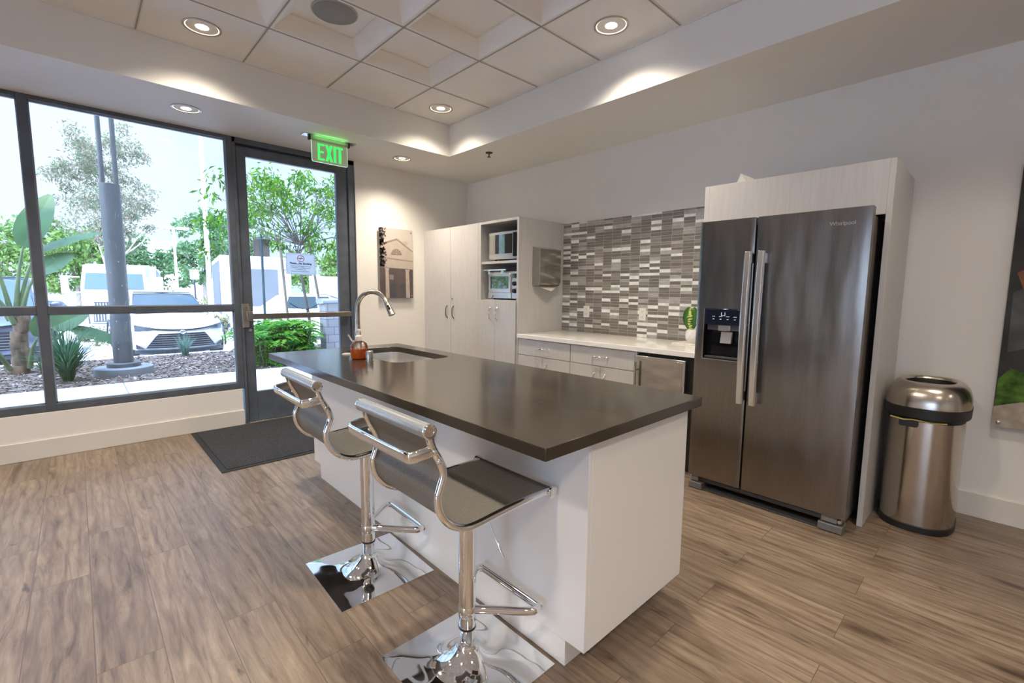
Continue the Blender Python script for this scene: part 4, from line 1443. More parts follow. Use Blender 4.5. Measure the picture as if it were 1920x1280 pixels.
for k in range(260):
    u_ = abs(rl.gauss(0, .09))
    v_ = rl.random() * .55
    if u_ > .2: continue
    s_ = .012 + rl.random() * .016
    a = rl.random() * 6.3
    lv_.append([U(min(.25, max(0, u_ + s_ * 1.5 * math.cos(a + q))), max(0, v_ + s_ * .7 * math.sin(a + q))) for q in (0, 1.9, 3.9)])
flat('print_foliage', lv_, P('print_leaf_tone', (.075, .055, .065), .2, var=.3, scale=60))
for y in (py0 + .025, py1 - .025):
    for z in (pz0 + .025, pz1 - .03):
        obj('standoff', MB().lathe([(.009, -5.05), (.009, XP + .008), (.005, XP + .010)], (0, y, z), 16, 'x'), M['steel_h'], t_)

t_ = thing('large_print', 'large dark print with a figure in black beside the right edge', 'picture', (.6, 3.9, 1.3))
YP = 3.868
obj('panel', MB().box(.004, 1.25, YP, YP + .008, .585, 2.07), P('print_night', (.040, .039, .036), .5, spec=.2, var=.5, scale=4, detail=6), t_, bevel=.001)
ly = [YP]


def flat2(name, polys, mat):
    ly[0] -= .0004
    b_ = MB()
    for p_ in polys:
        b_.prism(p_, 'xz', ly[0] - .0003, ly[0] + .0003)
    return obj(name, b_, mat, t_, ang=0)


flat2('print_pavement', [[(.004, .585), (1.25, .585), (1.25, .80), (.30, .76), (.12, .745), (.004, .70)]], P('print_paving', (.42, .36, .28), .5, spec=.2, var=.2, scale=20))
flat2('print_grass', [[(.006, .70), (.10, .74), (.30, .76), (.28, .80), (.17, .88), (.05, .93), (.008, .86)]], P('print_green', (.06, .13, .015), .5, spec=.2, var=.8, scale=20))
flat2('print_grey_patch', [[(.03, 1.02), (.11, 1.05), (.14, 1.30), (.06, 1.38), (.025, 1.36)]], P('print_grey', (.10, .097, .092), .5, spec=.2, var=.3, scale=8))
flat2('print_figure', [[(.12, .79), (.30, .79), (.34, 1.2), (.36, 1.6), (.28, 1.62), (.10, 1.60), (.055, 1.52), (.07, 1.40), (.10, 1.30), (.14, 1.22), (.12, 1.05)]], P('print_black', (.010, .009, .009), .6, spec=.15))
flat2('print_arm', [[(.030, 1.47), (.075, 1.50), (.095, 1.42), (.19, 1.31), (.18, 1.26), (.06, 1.38)]], P('print_skin', (.20, .09, .05), .6, spec=.15, var=.2, scale=20))
for x in (.03, 1.22):
    for z in (.61, 2.04):
        obj('standoff', MB().lathe([(.010, 3.908), (.010, YP - .006), (.006, YP - .008)], (x, 0, z), 16, 'y'), M['steel_h'], t_)

# ================================================================== OUTSIDE
GZ = -.03
LZ = -.20
conc = P('sidewalk_concrete', (.68, .69, .70), .8, var=.05, scale=5, bump=.1, bscale=120)
sw = MB()
for y0, y1 in ((-14, -2.72), (-2.71, .415), (.425, 3.55), (3.56, 16)):
    sw.box(-8.6, -5.2, y0, y1, -.15, GZ)
struct('sidewalk', sw, conc, 'pale concrete sidewalk outside the windows', 'sidewalk', ang=0, bevel=.004)
struct('bounce_terrace', MB().box(-5.2, 24, -40, YF - .15, -.15, GZ), conc, 'added unseen concrete terrace behind the building', 'bounce_terrace', ang=0)  # paving added out of view to bounce sunlight up to the ceiling
mul = P('mulch', (.25, .185, .14), .95, var=.55, scale=38, bump=.9, bscale=45, detail=8, bdist=.06)
struct('mulch_bed', MB().box(-11.70, -8.6, -14, 16, -.25, GZ - .012), mul, 'planting bed covered with wood mulch', 'planting bed', ang=0)
struct('curb', MB().box(-11.88, -11.70, -14, 16, -.3, -.035), P('curb_concrete', (.66, .65, .63), .8, var=.05), 'concrete curb between mulch and parking lot', 'curb', ang=0, bevel=.015)
def lot_z(x):
    return LZ if x > -15.5 else LZ - .62 * min(1, (-15.5 - x) / 9.0)


lot = MB()
prf = [(-11.88, LZ), (-15.5, LZ), (-24.5, LZ - .62), (-160, LZ - .62), (-160, -1.5), (-11.88, -1.5)]
lot.prism(prf, 'xz', -90, 90)
struct('parking_lot', lot, P('lot_paving', (.72, .71, .70), .85, var=.06, scale=.6, bump=.1, bscale=60), 'sunlit pale parking lot paving', 'parking lot', ang=0)
rm = random.Random(5)
chips = MB()
for k in range(7000):
    x = rm.uniform(-11.65, -8.63)
    y = rm.uniform(-3.2, 4.4)
    if math.hypot(x + 9.6, y - .495) < .43 or (y > 3.5 and -9.53 < x < -9.07):
        continue
    l_, w_, h_ = rm.uniform(.015, .05), rm.uniform(.006, .018), rm.uniform(.003, .008)
    a, tl_ = rm.random() * PI, rm.uniform(-.35, .35)
    Mx = Matrix.Translation((x, y, GZ - .006 + rm.random() * .012)) @ Matrix.Rotation(a, 4, 'Z') @ Matrix.Rotation(tl_, 4, 'Y')
    chips.cur = rm.randrange(3)
    chips.add([Mx @ Vector(p) for p in ((-l_, -w_, h_), (l_, -w_ * .6, h_), (l_, w_, h_), (-l_, w_ * .7, h_), (0, 0, -h_))], [(0, 1, 2, 3), (1, 0, 4), (2, 1, 4), (3, 2, 4), (0, 3, 4)])
o = obj('mulch_chips', chips, [P('chip_grey', (.28, .215, .17), .9), P('chip_brown', (.19, .125, .085), .9), P('chip_pale', (.41, .325, .255), .9)], None, ang=0, recalc=False)
tag(o, 'loose wood chips scattered over the planting bed', 'mulch', None, 'stuff')

# canopy column
cx, cy = -9.6, .495
t_ = thing('canopy_column', 'thick grey steel column on a round concrete footing outside', 'column', (cx, cy, GZ))
cpaint = P('column_paint', (.118, .115, .108), .45, .1, var=.12, scale=7, stretch=(1, 1, .5))
obj('footing', MB().lathe([(.375, GZ - .05), (.375, .065), (.365, .075), (.01, .078)], (cx, cy, 0), 56), P('footing_concrete', (.27, .27, .265), .85, var=.08, scale=10), t_, ang=30)
obj('base_flange', MB().lathe([(.215, .078), (.215, .135), (.20, .145), (.13, .148)], (cx, cy, 0), 48), cpaint, t_, ang=30)
obj('shaft', MB().lathe([(.127, .146), (.127, 2.905), (.118, 2.91), (.01, 2.91)], (cx, cy, 0), 48), cpaint, t_, ang=30)
obj('band', MB().lathe([(.129, .82), (.1295, .825), (.1295, .87), (.129, .875)], (cx, cy, 0), 48), P('band_paint', (.095, .10, .105), .5), t_)
for dy in (-.082, .082):
    obj('post', MB().tube([(cx, cy + dy, 2.9), (cx, cy + dy, 5.4)], .032, 20), cpaint, t_)
scr = MB()
rs = random.Random(3)
for k in range(26):
    a = R(rs.uniform(-75, 75))
    z = rs.uniform(.3, 2.6)
    da, dz = R(rs.uniform(1, 7)), rs.uniform(-.12, .12) * rs.random()
    w_ = .003 + .004 * rs.random()
    rr_ = .1276
    scr.add([(cx + rr_ * math.cos(a), cy + rr_ * math.sin(a), z - w_), (cx + rr_ * math.cos(a + da), cy + rr_ * math.sin(a + da), z + dz - w_), (cx + rr_ * math.cos(a + da), cy + rr_ * math.sin(a + da), z + dz + w_), (cx + rr_ * math.cos(a), cy + rr_ * math.sin(a), z + w_)], [(0, 1, 2, 3)])
obj('scratches', scr, P('scratch_white', (.62, .66, .70), .6), t_, ang=0, recalc=False)


# ------------------------------------------------------------------ vegetation helpers
def leaf_quad(mb_, p, d_, n_, l_, w_, bend=.15):
    """a pointed blade of two quads along d_"""
    s_ = d_.cross(n_).normalized()
    n2_ = s_.cross(d_).normalized()
    a = p
    m1_ = p + d_ * (l_ * .45) + n2_ * (l_ * bend * .4)
    e_ = p + d_ * l_ - n2_ * (l_ * bend)
    mb_.add([a, m1_ + s_ * w_ * .5, e_, m1_ - s_ * w_ * .5], [(0, 1, 2, 3)])


def rand_dir(r_):
    z = r_.uniform(-1, 1)
    a = r_.uniform(0, 2 * PI)
    q = math.sqrt(1 - z * z)
    return Vector((q * math.cos(a), q * math.sin(a), z))


def branch(mb_, p, d_, l_, r_, depth, rnd_, tips, spread=.6, lift=.15):
    pts = [p]
    q = p.copy()
    dd = d_.copy()
    for k in range(4):
        dd = (dd + rand_dir(rnd_) * .18 + Vector((0, 0, lift * .3))).normalized()
        q = q + dd * (l_ / 4)
        pts.append(q.copy())
    mb_.tube(pts, [r_ * (1 - .12 * k) for k in range(5)], 6 if depth < 2 else 5)
    if depth <= 0:
        tips.append((q, dd))
        return
    tips.append((pts[3], dd))
    nb = 3 if depth > 1 else rnd_.choice((2, 3))
    for k in range(nb):
        nd = (dd + rand_dir(rnd_) * spread + Vector((0, 0, lift))).normalized()
        branch(mb_, pts[4 if k < 2 else 3], nd, l_ * rnd_.uniform(.6, .82), r_ * .6, depth - 1, rnd_, tips, spread, lift)


def crown_leaves(mb_, centers, n_each, rad, ll, lw, rnd_, droop=.5, mats=1):
    for c in centers:
        c = Vector(c)
        for k in range(n_each):
            o_ = rand_dir(rnd_) * rad * (rnd_.random() ** .5)
            o_.z *= .75
            d_ = (rand_dir(rnd_) + Vector((0, 0, -droop))).normalized()
            mb_.cur = rnd_.randrange(mats)
            leaf_quad(mb_, c + o_, d_, rand_dir(rnd_), ll * rnd_.uniform(.7, 1.25), lw * rnd_.uniform(.7, 1.2))


bark = P('bark', (.22, .18, .15), .9, var=.25, scale=20, stretch=(1, 1, .2), bump=.3)
barkp = P('bark_pale', (.42, .36, .31), .9, var=.2, scale=20, stretch=(1, 1, .2))

# staked young tree outside the door
rv = random.Random(21)
bx_, by_ = -9.75, 3.44
t_ = thing('young_tree', 'young staked tree with bright green leaves outside the door', 'tree', (bx_, by_, GZ))
tr_, tips = MB(), []
tr_.tube([(bx_, by_, GZ - .03), (bx_ + .02, by_ + .02, .7), (bx_, by_ - .07, 1.4), (bx_ + .02, by_ - .17, 2.0)], [.034, .030, .027, .023], 10)
for dv in ((-.2, -.75, 1.0), (.05, -.25, 1.3), (.1, .15, 1.3), (.1, .75, .9), (-.3, .45, 1.1), (.4, -.9, .7)):
    branch(tr_, Vector((bx_ + .02, by_ - .17, 1.95)), Vector(dv).normalized(), .75, .015, 2, rv, tips, .75, .10)
obj('trunk', tr_, bark, t_, ang=60)
lfv = MB()
cent = [p + d_ * .05 for p, d_ in tips]
ext = [(-9.7, 1.72, 2.45), (-9.7, 1.86, 2.95), (-9.7, 1.95, 2.62), (-9.7, 2.0, 2.2), (-9.7, 1.9, 3.3), (-9.6, 2.2, 3.2), (-9.7, 2.3, 2.75), (-9.8, 2.5, 3.3), (-9.7, 4.2, 2.5), (-9.7, 4.5, 2.9), (-9.7, 4.0, 2.1), (-9.7, 4.6, 2.3), (-9.6, 3.9, 3.3), (-9.7, 3.4, 3.45), (-9.7, 3.0, 3.3), (-9.7, 4.4, 3.2)]
crown_leaves(lfv, cent, 24, .22, .12, .034, rv, .7, 2)
ext += [(-9.75 + rv.uniform(-.5, .4), rv.uniform(2.35, 4.75), rv.uniform(2.15, 3.85)) for k in range(26)]
crown_leaves(lfv, ext, 34, .26, .125, .036, rv, .8, 2)
obj('foliage', lfv, [leaf_mat('leaf_bright', (0.17, 0.34, 0.014)), leaf_mat('leaf_mid', (0.075, 0.21, 0.02))], t_, ang=0, recalc=False)
brx = MB()
for q in ext[:30]:
    brx.tube([(bx_, by_ - .1, 2.2), ((bx_ + q[0]) / 2, (by_ - .1 + q[1]) / 2, (2.3 + q[2]) / 2 + .1), q], [.010, .007, .003], 5)
obj('twigs', brx, bark, t_, ang=60)

stk = P('stake_wood', (.36, .27, .20), .85, var=.2, scale=20, stretch=(1, 1, .15))
for (a, b_, lab) in (((-9.75, 2.955, 2.36), (-9.75, 3.10, GZ - .05), 'wooden tree stake left of the no smoking sign'), ((-9.75, 3.50, 2.36), (-9.75, 3.84, GZ - .05), 'wooden tree stake right of the no smoking sign')):
    single('tree_stake', MB().tube([a, b_], .024, 10), stk, lab, 'stake', b_, 'stakes beside the young tree')
single('tree_tie', MB().tube(smooth_path([(-9.75, 3.10, 1.05), (-9.74, 3.25, .96), (-9.71, 3.44, .93), (-9.74, 3.60, 1.0), (-9.75, 3.74, 1.08)], 3), .008, 6), M['cord'], 'dark rubber strap tying the young tree to its stakes', 'strap', (-9.75, 3.42, .93))

# no smoking sign
XS = -9.60
t_ = thing('no_smoking_sign', 'small white no smoking sign hung between the tree stakes', 'sign', (XS, 3.34, 1.6))
a_, b_2 = Vector((XS, 3.055, 2.033)), Vector((XS, 3.605, 2.025))
sgx = (b_2 - a_).normalized()
sgz = Vector((0, sgx.z * -1, sgx.y)).normalized()
Ms = basis(sgx, sgz, (1, 0, 0), (XS, 3.287, 1.825))
obj('board', MB().prism(rrect(-.278, .278, -.205, .205, .02), 'xy', -.004, 0).xform(Ms), P('sign_white', (.52, .50, .49), .4, var=.03), t_)
rim_ = MB()
ro, ri = rrect(-.268, .268, -.195, .195, .016), rrect(-.260, .260, -.187, .187, .012)
nn = len(ro)
rim_.add([(p[0], p[1], .001) for p in ro] + [(p[0], p[1], .001) for p in ri], [(i, (i + 1) % nn, nn + (i + 1) % nn, nn + i) for i in range(nn)])
obj('border_line', rim_.xform(Ms), P('sign_border', (.36, .34, .42), .5), t_, ang=0, recalc=False)
red = P('sign_red', (.30, .02, .03), .5)
cir = MB()
c1_ = [(.068 * math.cos(2 * PI * k / 40), .105 + .068 * math.sin(2 * PI * k / 40), .0015) for k in range(40)]
c2_ = [(.056 * math.cos(2 * PI * k / 40), .105 + .056 * math.sin(2 * PI * k / 40), .0015) for k in range(40)]
cir.add(c1_ + c2_, [(i, (i + 1) % 40, 40 + (i + 1) % 40, 40 + i) for i in range(40)])
cir.add([(-.028, .055, .0018), (-.018, .055, .0018), (.028, .155, .0018), (.018, .155, .0018)], [(0, 1, 2, 3)])
obj('prohibition_ring', cir.xform(Ms), red, t_, ang=0, recalc=False)
obj('cigarette', MB().add([(-.045, .10, .0012), (.045, .10, .0012), (.045, .113, .0012), (-.045, .113, .0012)], [(0, 1, 2, 3)]).xform(Ms), P('sign_black', (.02, .02, .025), .5), t_, ang=0, recalc=False)
inkm = P('sign_ink', (.025, .022, .04), .5)
for s_, sz, yy, bo in (('Please....No Smoking', .049, .008, .0022), ('At any time in the building, in restrooms', .0235, -.044, .0002), ('or within 20\' of any building entrance.', .0235, -.078, .0002), ('If you have to smoke,', .0235, -.112, .0002), ('please go out to the back parking lot.', .0235, -.146, .0002)):
    text_part('lettering', s_, sz, inkm, t_, Ms @ Matrix.Translation((0, yy, .0015)), .0003, bo)
for q in ((3.012, 1.70), (3.565, 1.70)):
    obj('wire_tie', MB().tube([(XS, q[0], q[1]), (XS - .14, q[0] + (-.005 if q[0] < 3.3 else .02), q[1])], .006, 6), M['cord'], t_)

# green post with the back of a sign
t_ = thing('sign_post', 'green steel post with a brown sign panel outside the door', 'sign post', (-10.0, 2.705, GZ))
obj('post', MB().tube([(-10.0, 2.705, GZ - .05), (-10.0, 2.70, 2.36)], .024, 12), P('post_green', (.10, .15, .16), .5, .3), t_)
obj('sign_panel', MB().box(-10.035, -10.03, 2.565, 2.85, 1.965, 2.31), P('panel_brown', (.30, .22, .19), .5, var=.3, scale=4), t_)
c1_ = [(-10.029, 2.83 + .062 * math.cos(2 * PI * k / 32), 2.235 + .062 * math.sin(2 * PI * k / 32)) for k in range(32)]
c2_ = [(-10.029, 2.83 + .050 * math.cos(2 * PI * k / 32), 2.235 + .050 * math.sin(2 * PI * k / 32)) for k in range(32)]
eb = MB().add(c1_ + c2_, [(i, (i + 1) % 32, 32 + (i + 1) % 32, 32 + i) for i in range(32)])
eb.add([(-10.0288, 2.80, 2.20), (-10.0288, 2.82, 2.19), (-10.0288, 2.86, 2.27), (-10.0288, 2.84, 2.275)], [(0, 1, 2, 3)])
obj('ring_emblem', eb, P('emblem_dark', (.06, .03, .05), .5), t_, ang=0, recalc=False)

# fern-like shrub outside the door
rv = random.Random(8)
t_ = thing('leafy_shrub', 'dense bright green cut-leaf shrub below the door glass', 'shrub', (-9.25, 2.9, GZ))
sh = MB()
stem_ = MB()
for k in range(430):
    bx0, by0 = min(-8.85, max(-9.75, rv.gauss(-9.35, .24))), rv.uniform(2.25, 3.22)
    h_ = rv.uniform(.10, .82) * (1 - .25 * abs(by0 - 2.9))
    lean = Vector((rv.uniform(-.25, .45), rv.uniform(-.4, .4), 1)).normalized()
    top_ = Vector((bx0, by0, GZ)) + lean * h_
    stem_.tube([(bx0, by0, GZ - .02), top_], [.005, .003], 4)
    fd = (Vector((rv.uniform(-.5, 1), rv.uniform(-1, 1), .15))).normalized()
    sdv = fd.cross(Vector((0, 0, 1))).normalized()
    fl_ = rv.uniform(.18, .30)
    sh.cur = rv.randrange(2)
    for j in range(7):
        s_ = j / 6
        pc = top_ + fd * (fl_ * s_) - Vector((0, 0, fl_ * .45 * s_ * s_))
        ll = .125 * (1 - .55 * abs(s_ - .35))
        for sg in (-1, 1):
            leaf_quad(sh, pc, (sdv * sg + fd * .6 + Vector((0, 0, -.15))).normalized(), Vector((0, 0, 1)), ll, .052, .2)
    leaf_quad(sh, top_ + fd * fl_ * .9 - Vector((0, 0, fl_ * .4)), fd, Vector((0, 0, 1)), .09, .035)
obj('foliage', sh, [leaf_mat('shrub_green', (.24, .46, .06)), leaf_mat('shrub_green_dark', (0.07, 0.28, 0.035))], t_, ang=0, recalc=False)
obj('stems', stem_, P('shrub_stem', (.14, .20, .07), .7), t_, ang=60)

# tree added out of view to the left for the oven doors to mirror
t_ = thing('mirrored_tree', 'unseen leafy tree added for oven door reflections, in the planting bed left of the banana plant', 'tree', (-10.6, -4.3, GZ))
rv = random.Random(77)
tr_, tips = MB(), []
tr_.tube([(-10.6, -4.3, GZ - .03), (-10.58, -4.27, .8), (-10.6, -4.3, 1.3)], [.06, .055, .05], 8)
for k in range(6):
    branch(tr_, Vector((-10.6, -4.3, 1.2)), Vector((math.cos(k * 1.05), math.sin(k * 1.05), .9)).normalized(), .9, .02, 1, rv, tips, .7, .1)
obj('trunk', tr_, bark, t_, ang=60)
lfv = MB()
for k in range(70):
    d_ = rand_dir(rv)
    crown_leaves(lfv, [(-10.6 + d_.x * .95, -4.3 + d_.y * 1.55, 2.15 + d_.z * 1.25)], 42, .42, .15, .05, rv, .5, 2)
obj('foliage', lfv, [bpy.data.materials['leaf_bright'], bpy.data.materials['leaf_mid']], t_, ang=0, recalc=False)

# block wall with a rounded cap
blk, t, b = new_mat('grey_block')
tc = t.nodes.new('ShaderNodeTexCoord')
se = t.nodes.new('ShaderNodeSeparateXYZ')
co = t.nodes.new('ShaderNodeCombineXYZ')
ad = t.nodes.new('ShaderNodeMath')
t.links.new(tc.outputs['Object'], se.inputs[0])
t.links.new(se.outputs['X'], ad.inputs[0])
t.links.new(se.outputs['Y'], ad.inputs[1])
t.links.new(ad.outputs[0], co.inputs['X'])
t.links.new(se.outputs['Z'], co.inputs['Y'])
br = t.nodes.new('ShaderNodeTexBrick')
br.inputs['Scale'].default_value = 1
br.inputs['Brick Width'].default_value = .24
br.inputs['Row Height'].default_value = .155
br.inputs['Mortar Size'].default_value = .005
br.inputs['Color1'].default_value = (.34, .31, .30, 1)
br.inputs['Color2'].default_value = (.46, .42, .40, 1)
br.inputs['Mortar'].default_value = (.10, .12, .15, 1)
t.links.new(co.outputs[0], br.inputs['Vector'])
t.links.new(br.outputs['Color'], b.inputs['Base Color'])
b.inputs['Roughness'].default_value = .85
t_ = thing('block_wall', 'grey block garden wall with a rounded cap outside the door', 'garden wall', (-9.6, 4.9, GZ))
obj('wall_body', MB().box(-9.45, -9.15, 3.56, 6.4, GZ - .05, 1.055), blk, t_, bevel=.004)
cpb = MB()
for k in range(8):
    y0 = 3.51 + k * .36
    cpb.prism(superell(-9.3, 1.10, .19, .052, 3, 24), 'xz', y0, y0 + .354)
obj('cap', cpb, P('cap_concrete', (.44, .45, .47), .8, var=.08), t_)

# bird of paradise plant
rv = random.Random(17)
px, pyy = -10.6, -.72
t_ = thing('bird_of_paradise', 'tall banana-like plant with broad paddle leaves by the left window', 'plant', (px, pyy, GZ))
tk = MB()
for k in range(7):
    z = GZ - .03 + k * .135
    w_ = .125 - .006 * k
    a = k * 1.3
    tk.lathe([(w_ * .96, z), (w_ * 1.03, z + .09), (w_ * .93, z + .150)], (px + .012 * math.cos(a), pyy + .02 * math.sin(a) + .012 * k, 0), 14)
obj('trunk', tk, P('fibrous_trunk', (.20, .135, .085), .9, var=.65, scale=12, stretch=(1, 1, .35), bump=.5), t_, ang=70)
lm = leaf_mat('paddle_leaf', (.075, .15, .055), .2, .35, .4, 4)
stm = P('leaf_stalk', (.17, .23, .10), .5, var=.25, scale=6)


def paddle(p0, p1, tip, w_, nrm, tears=()):
    st_ = MB().tube(smooth_path([p0, (Vector(p0) + Vector(p1)) / 2 + Vector((0, (p1[1] - p0[1]) * -.08, .05)), p1], 4), [.040 - .0035 * k for k in range(9)], 8)
    so_ = obj('leaf_stalk', st_, stm, t_, ang=60)
    b0, b1 = Vector(p1), Vector(tip)
    d_ = b1 - b0
    n_ = Vector(nrm).normalized()
    s_v = d_.cross(n_).normalized()
    mb_ = MB()
    N = 16
    rows__ = []
    for k in range(N + 1):
        s_ = k / N
        ww = w_ * max(.02, math.sin(PI * (s_ * .93 + .05)) ** .6) * (1 - .30 * s_)
        c = b0 + d_ * s_ - n_ * (.22 * d_.length * s_ * s_) * .6
        rows__.append((c, ww))
    for k in range(N):
        (c0, w0), (c1, w1) = rows__[k], rows__[k + 1]
        for sg in (-1, 1):
            gap = .16 if (k, sg) in tears else 0
            vs = []
            for u_ in (0, .5, 1):
                vs.append(c0 + s_v * sg * w0 * u_ + n_ * (.10 * w0 * u_))
            for u_ in (0, .5, 1):
                sh_ = gap * u_
                vs.append((c1 + s_v * sg * w1 * u_ + n_ * (.10 * w1 * u_)).lerp(vs[int(u_ * 2)], sh_))
            mb_.add(vs, [(0, 1, 4, 3), (1, 2, 5, 4)])
    obj('leaf_blade', mb_, lm, so_, ang=60, recalc=False)


paddle((px, pyy + .02, .85), (px + .1, pyy + .18, 1.95), (px + .05, pyy + .50, 2.83), .24, (1, -.35, .25))
paddle((px, pyy + .05, .85), (px, pyy + .30, 1.85), (px + .1, pyy + 1.05, 2.33), .15, (.55, -.35, .85), ((5, 1), (8, 1), (10, 1), (7, -1), (12, -1)))
paddle((px + .05, pyy + .08, .85), (px + .1, pyy + .30, 1.55), (px + .15, pyy + .72, 1.90), .19, (.8, -.3, .5), ((6, 1), (9, 1), (12, 1), (8, -1)))
paddle((px, pyy - .02, .85), (px + .05, pyy - .22, 2.0), (px, pyy - .6, 2.9), .24, (1, .4, .2), ((7, 1),))
paddle((px, pyy - .05, .80), (px + .1, pyy - .45, 1.7), (px + .1, pyy - 1.1, 2.1), .22, (.7, .4, .7), ((7, 1), (9, -1)))
paddle((px + .05, pyy, .75), (px + .2, pyy - .3, 1.35), (px + .3, pyy - .8, 1.6), .18, (.7, .3, .7))
# low leaves at the foot
paddle((px + .1, pyy + .12, .05), (px + .3, pyy + .25, .55), (px + .35, pyy + .42, 1.02), .17, (1, -.2, .2))
paddle((px + .2, pyy + .25, .05), (px + .5, pyy + .42, .70), (px + .6, pyy + .85, .98), .20, (.9, -.3, .5))
paddle((px + .2, pyy + .25, .05), (px + .6, pyy + .60, .70), (px + .7, pyy + 1.35, .42), .16, (.6, .2, .8), ((6, 1), (9, 1), (11, -1)))
paddle((px + .1, pyy - .1, .05), (px + .3, pyy - .3, .45), (px + .5, pyy - .7, .55), .14, (.8, 0, .6))

# ornamental grass clumps


def grass(name, lab, cx_, cy_, h_, spread, n_, mat, seed, wide=.012):
    r_ = random.Random(seed)
    mb_ = MB()
    for k in range(n_):
        a = r_.uniform(0, 2 * PI)
        l_ = h_ * r_.uniform(.55, 1.15)
        out = spread * r_.uniform(.1, 1.0)
        d_ = Vector((math.cos(a), math.sin(a), 0))
        b0 = Vector((cx_, cy_, GZ - .01)) + d_ * .06 * r_.random()
        s_v = Vector((-d_.y, d_.x, 0))
        pts_ = [b0 + d_ * out * (s_ ** 1.7) + Vector((0, 0, l_ * (s_ - .42 * s_ ** 2.6 * (out / spread)))) for s_ in (0, .25, .5, .75, 1)]
        wv_ = [wide, wide, wide * .9, wide * .6, .001]
        vs = []
        for q, w_ in zip(pts_, wv_):
            vs += [q - s_v * w_ * .5, q + s_v * w_ * .5]
        mb_.cur = r_.randrange(2)
        mb_.add(vs, [(2 * i, 2 * i + 1, 2 * i + 3, 2 * i + 2) for i in range(4)])
    o_ = single(name, mb_, mat, lab, 'grass', (cx_, cy_, GZ), None, ang=0, recalc=False)
    return o_


gm2 = [leaf_mat('blade_green', (.06, .15, .05), .2), leaf_mat('blade_blue_green', (.09, .18, .10), .2)]
grass('ornamental_grass', 'big clump of long green grass blades left of the column', -9.3, -.16, .88, .66, 420, gm2, 3, .016)
g3 = [leaf_mat('rosemary_green', (.16, .27, .20), .2), leaf_mat('rosemary_pale', (.26, .36, .30), .2)]
grass('thin_grass', 'thin spiky grey-green plant in front of the white car grille', -11.35, 1.55, .52, .30, 150, g3, 4, .010)
grass('strap_plant', 'small strap-leaved plant at the left edge under the banana plant', -10.2, -1.0, .55, .12, 26, gm2, 6, .03)
grass('low_grass', 'small grass tuft between the banana plant and the mullion', -10.2, -.42, .42, .18, 40, gm2, 9, .02)

# ------------------------------------------------------------------ vehicles
tyre = P('tyre', (.02, .02, .021), .8)
rimm = P('wheel_rim', (.45, .45, .46), .3, .9)
cargl = P('car_glass', (.035, .055, .06), .08, 0, spec=.55)
lampg = P('headlamp_glass', (.10, .12, .14), .12, .2, var=.3, scale=18)
grm = P('grille_dark', (.03, .033, .04), .4)
darktr = P('dark_trim', (.03, .035, .04), .35)


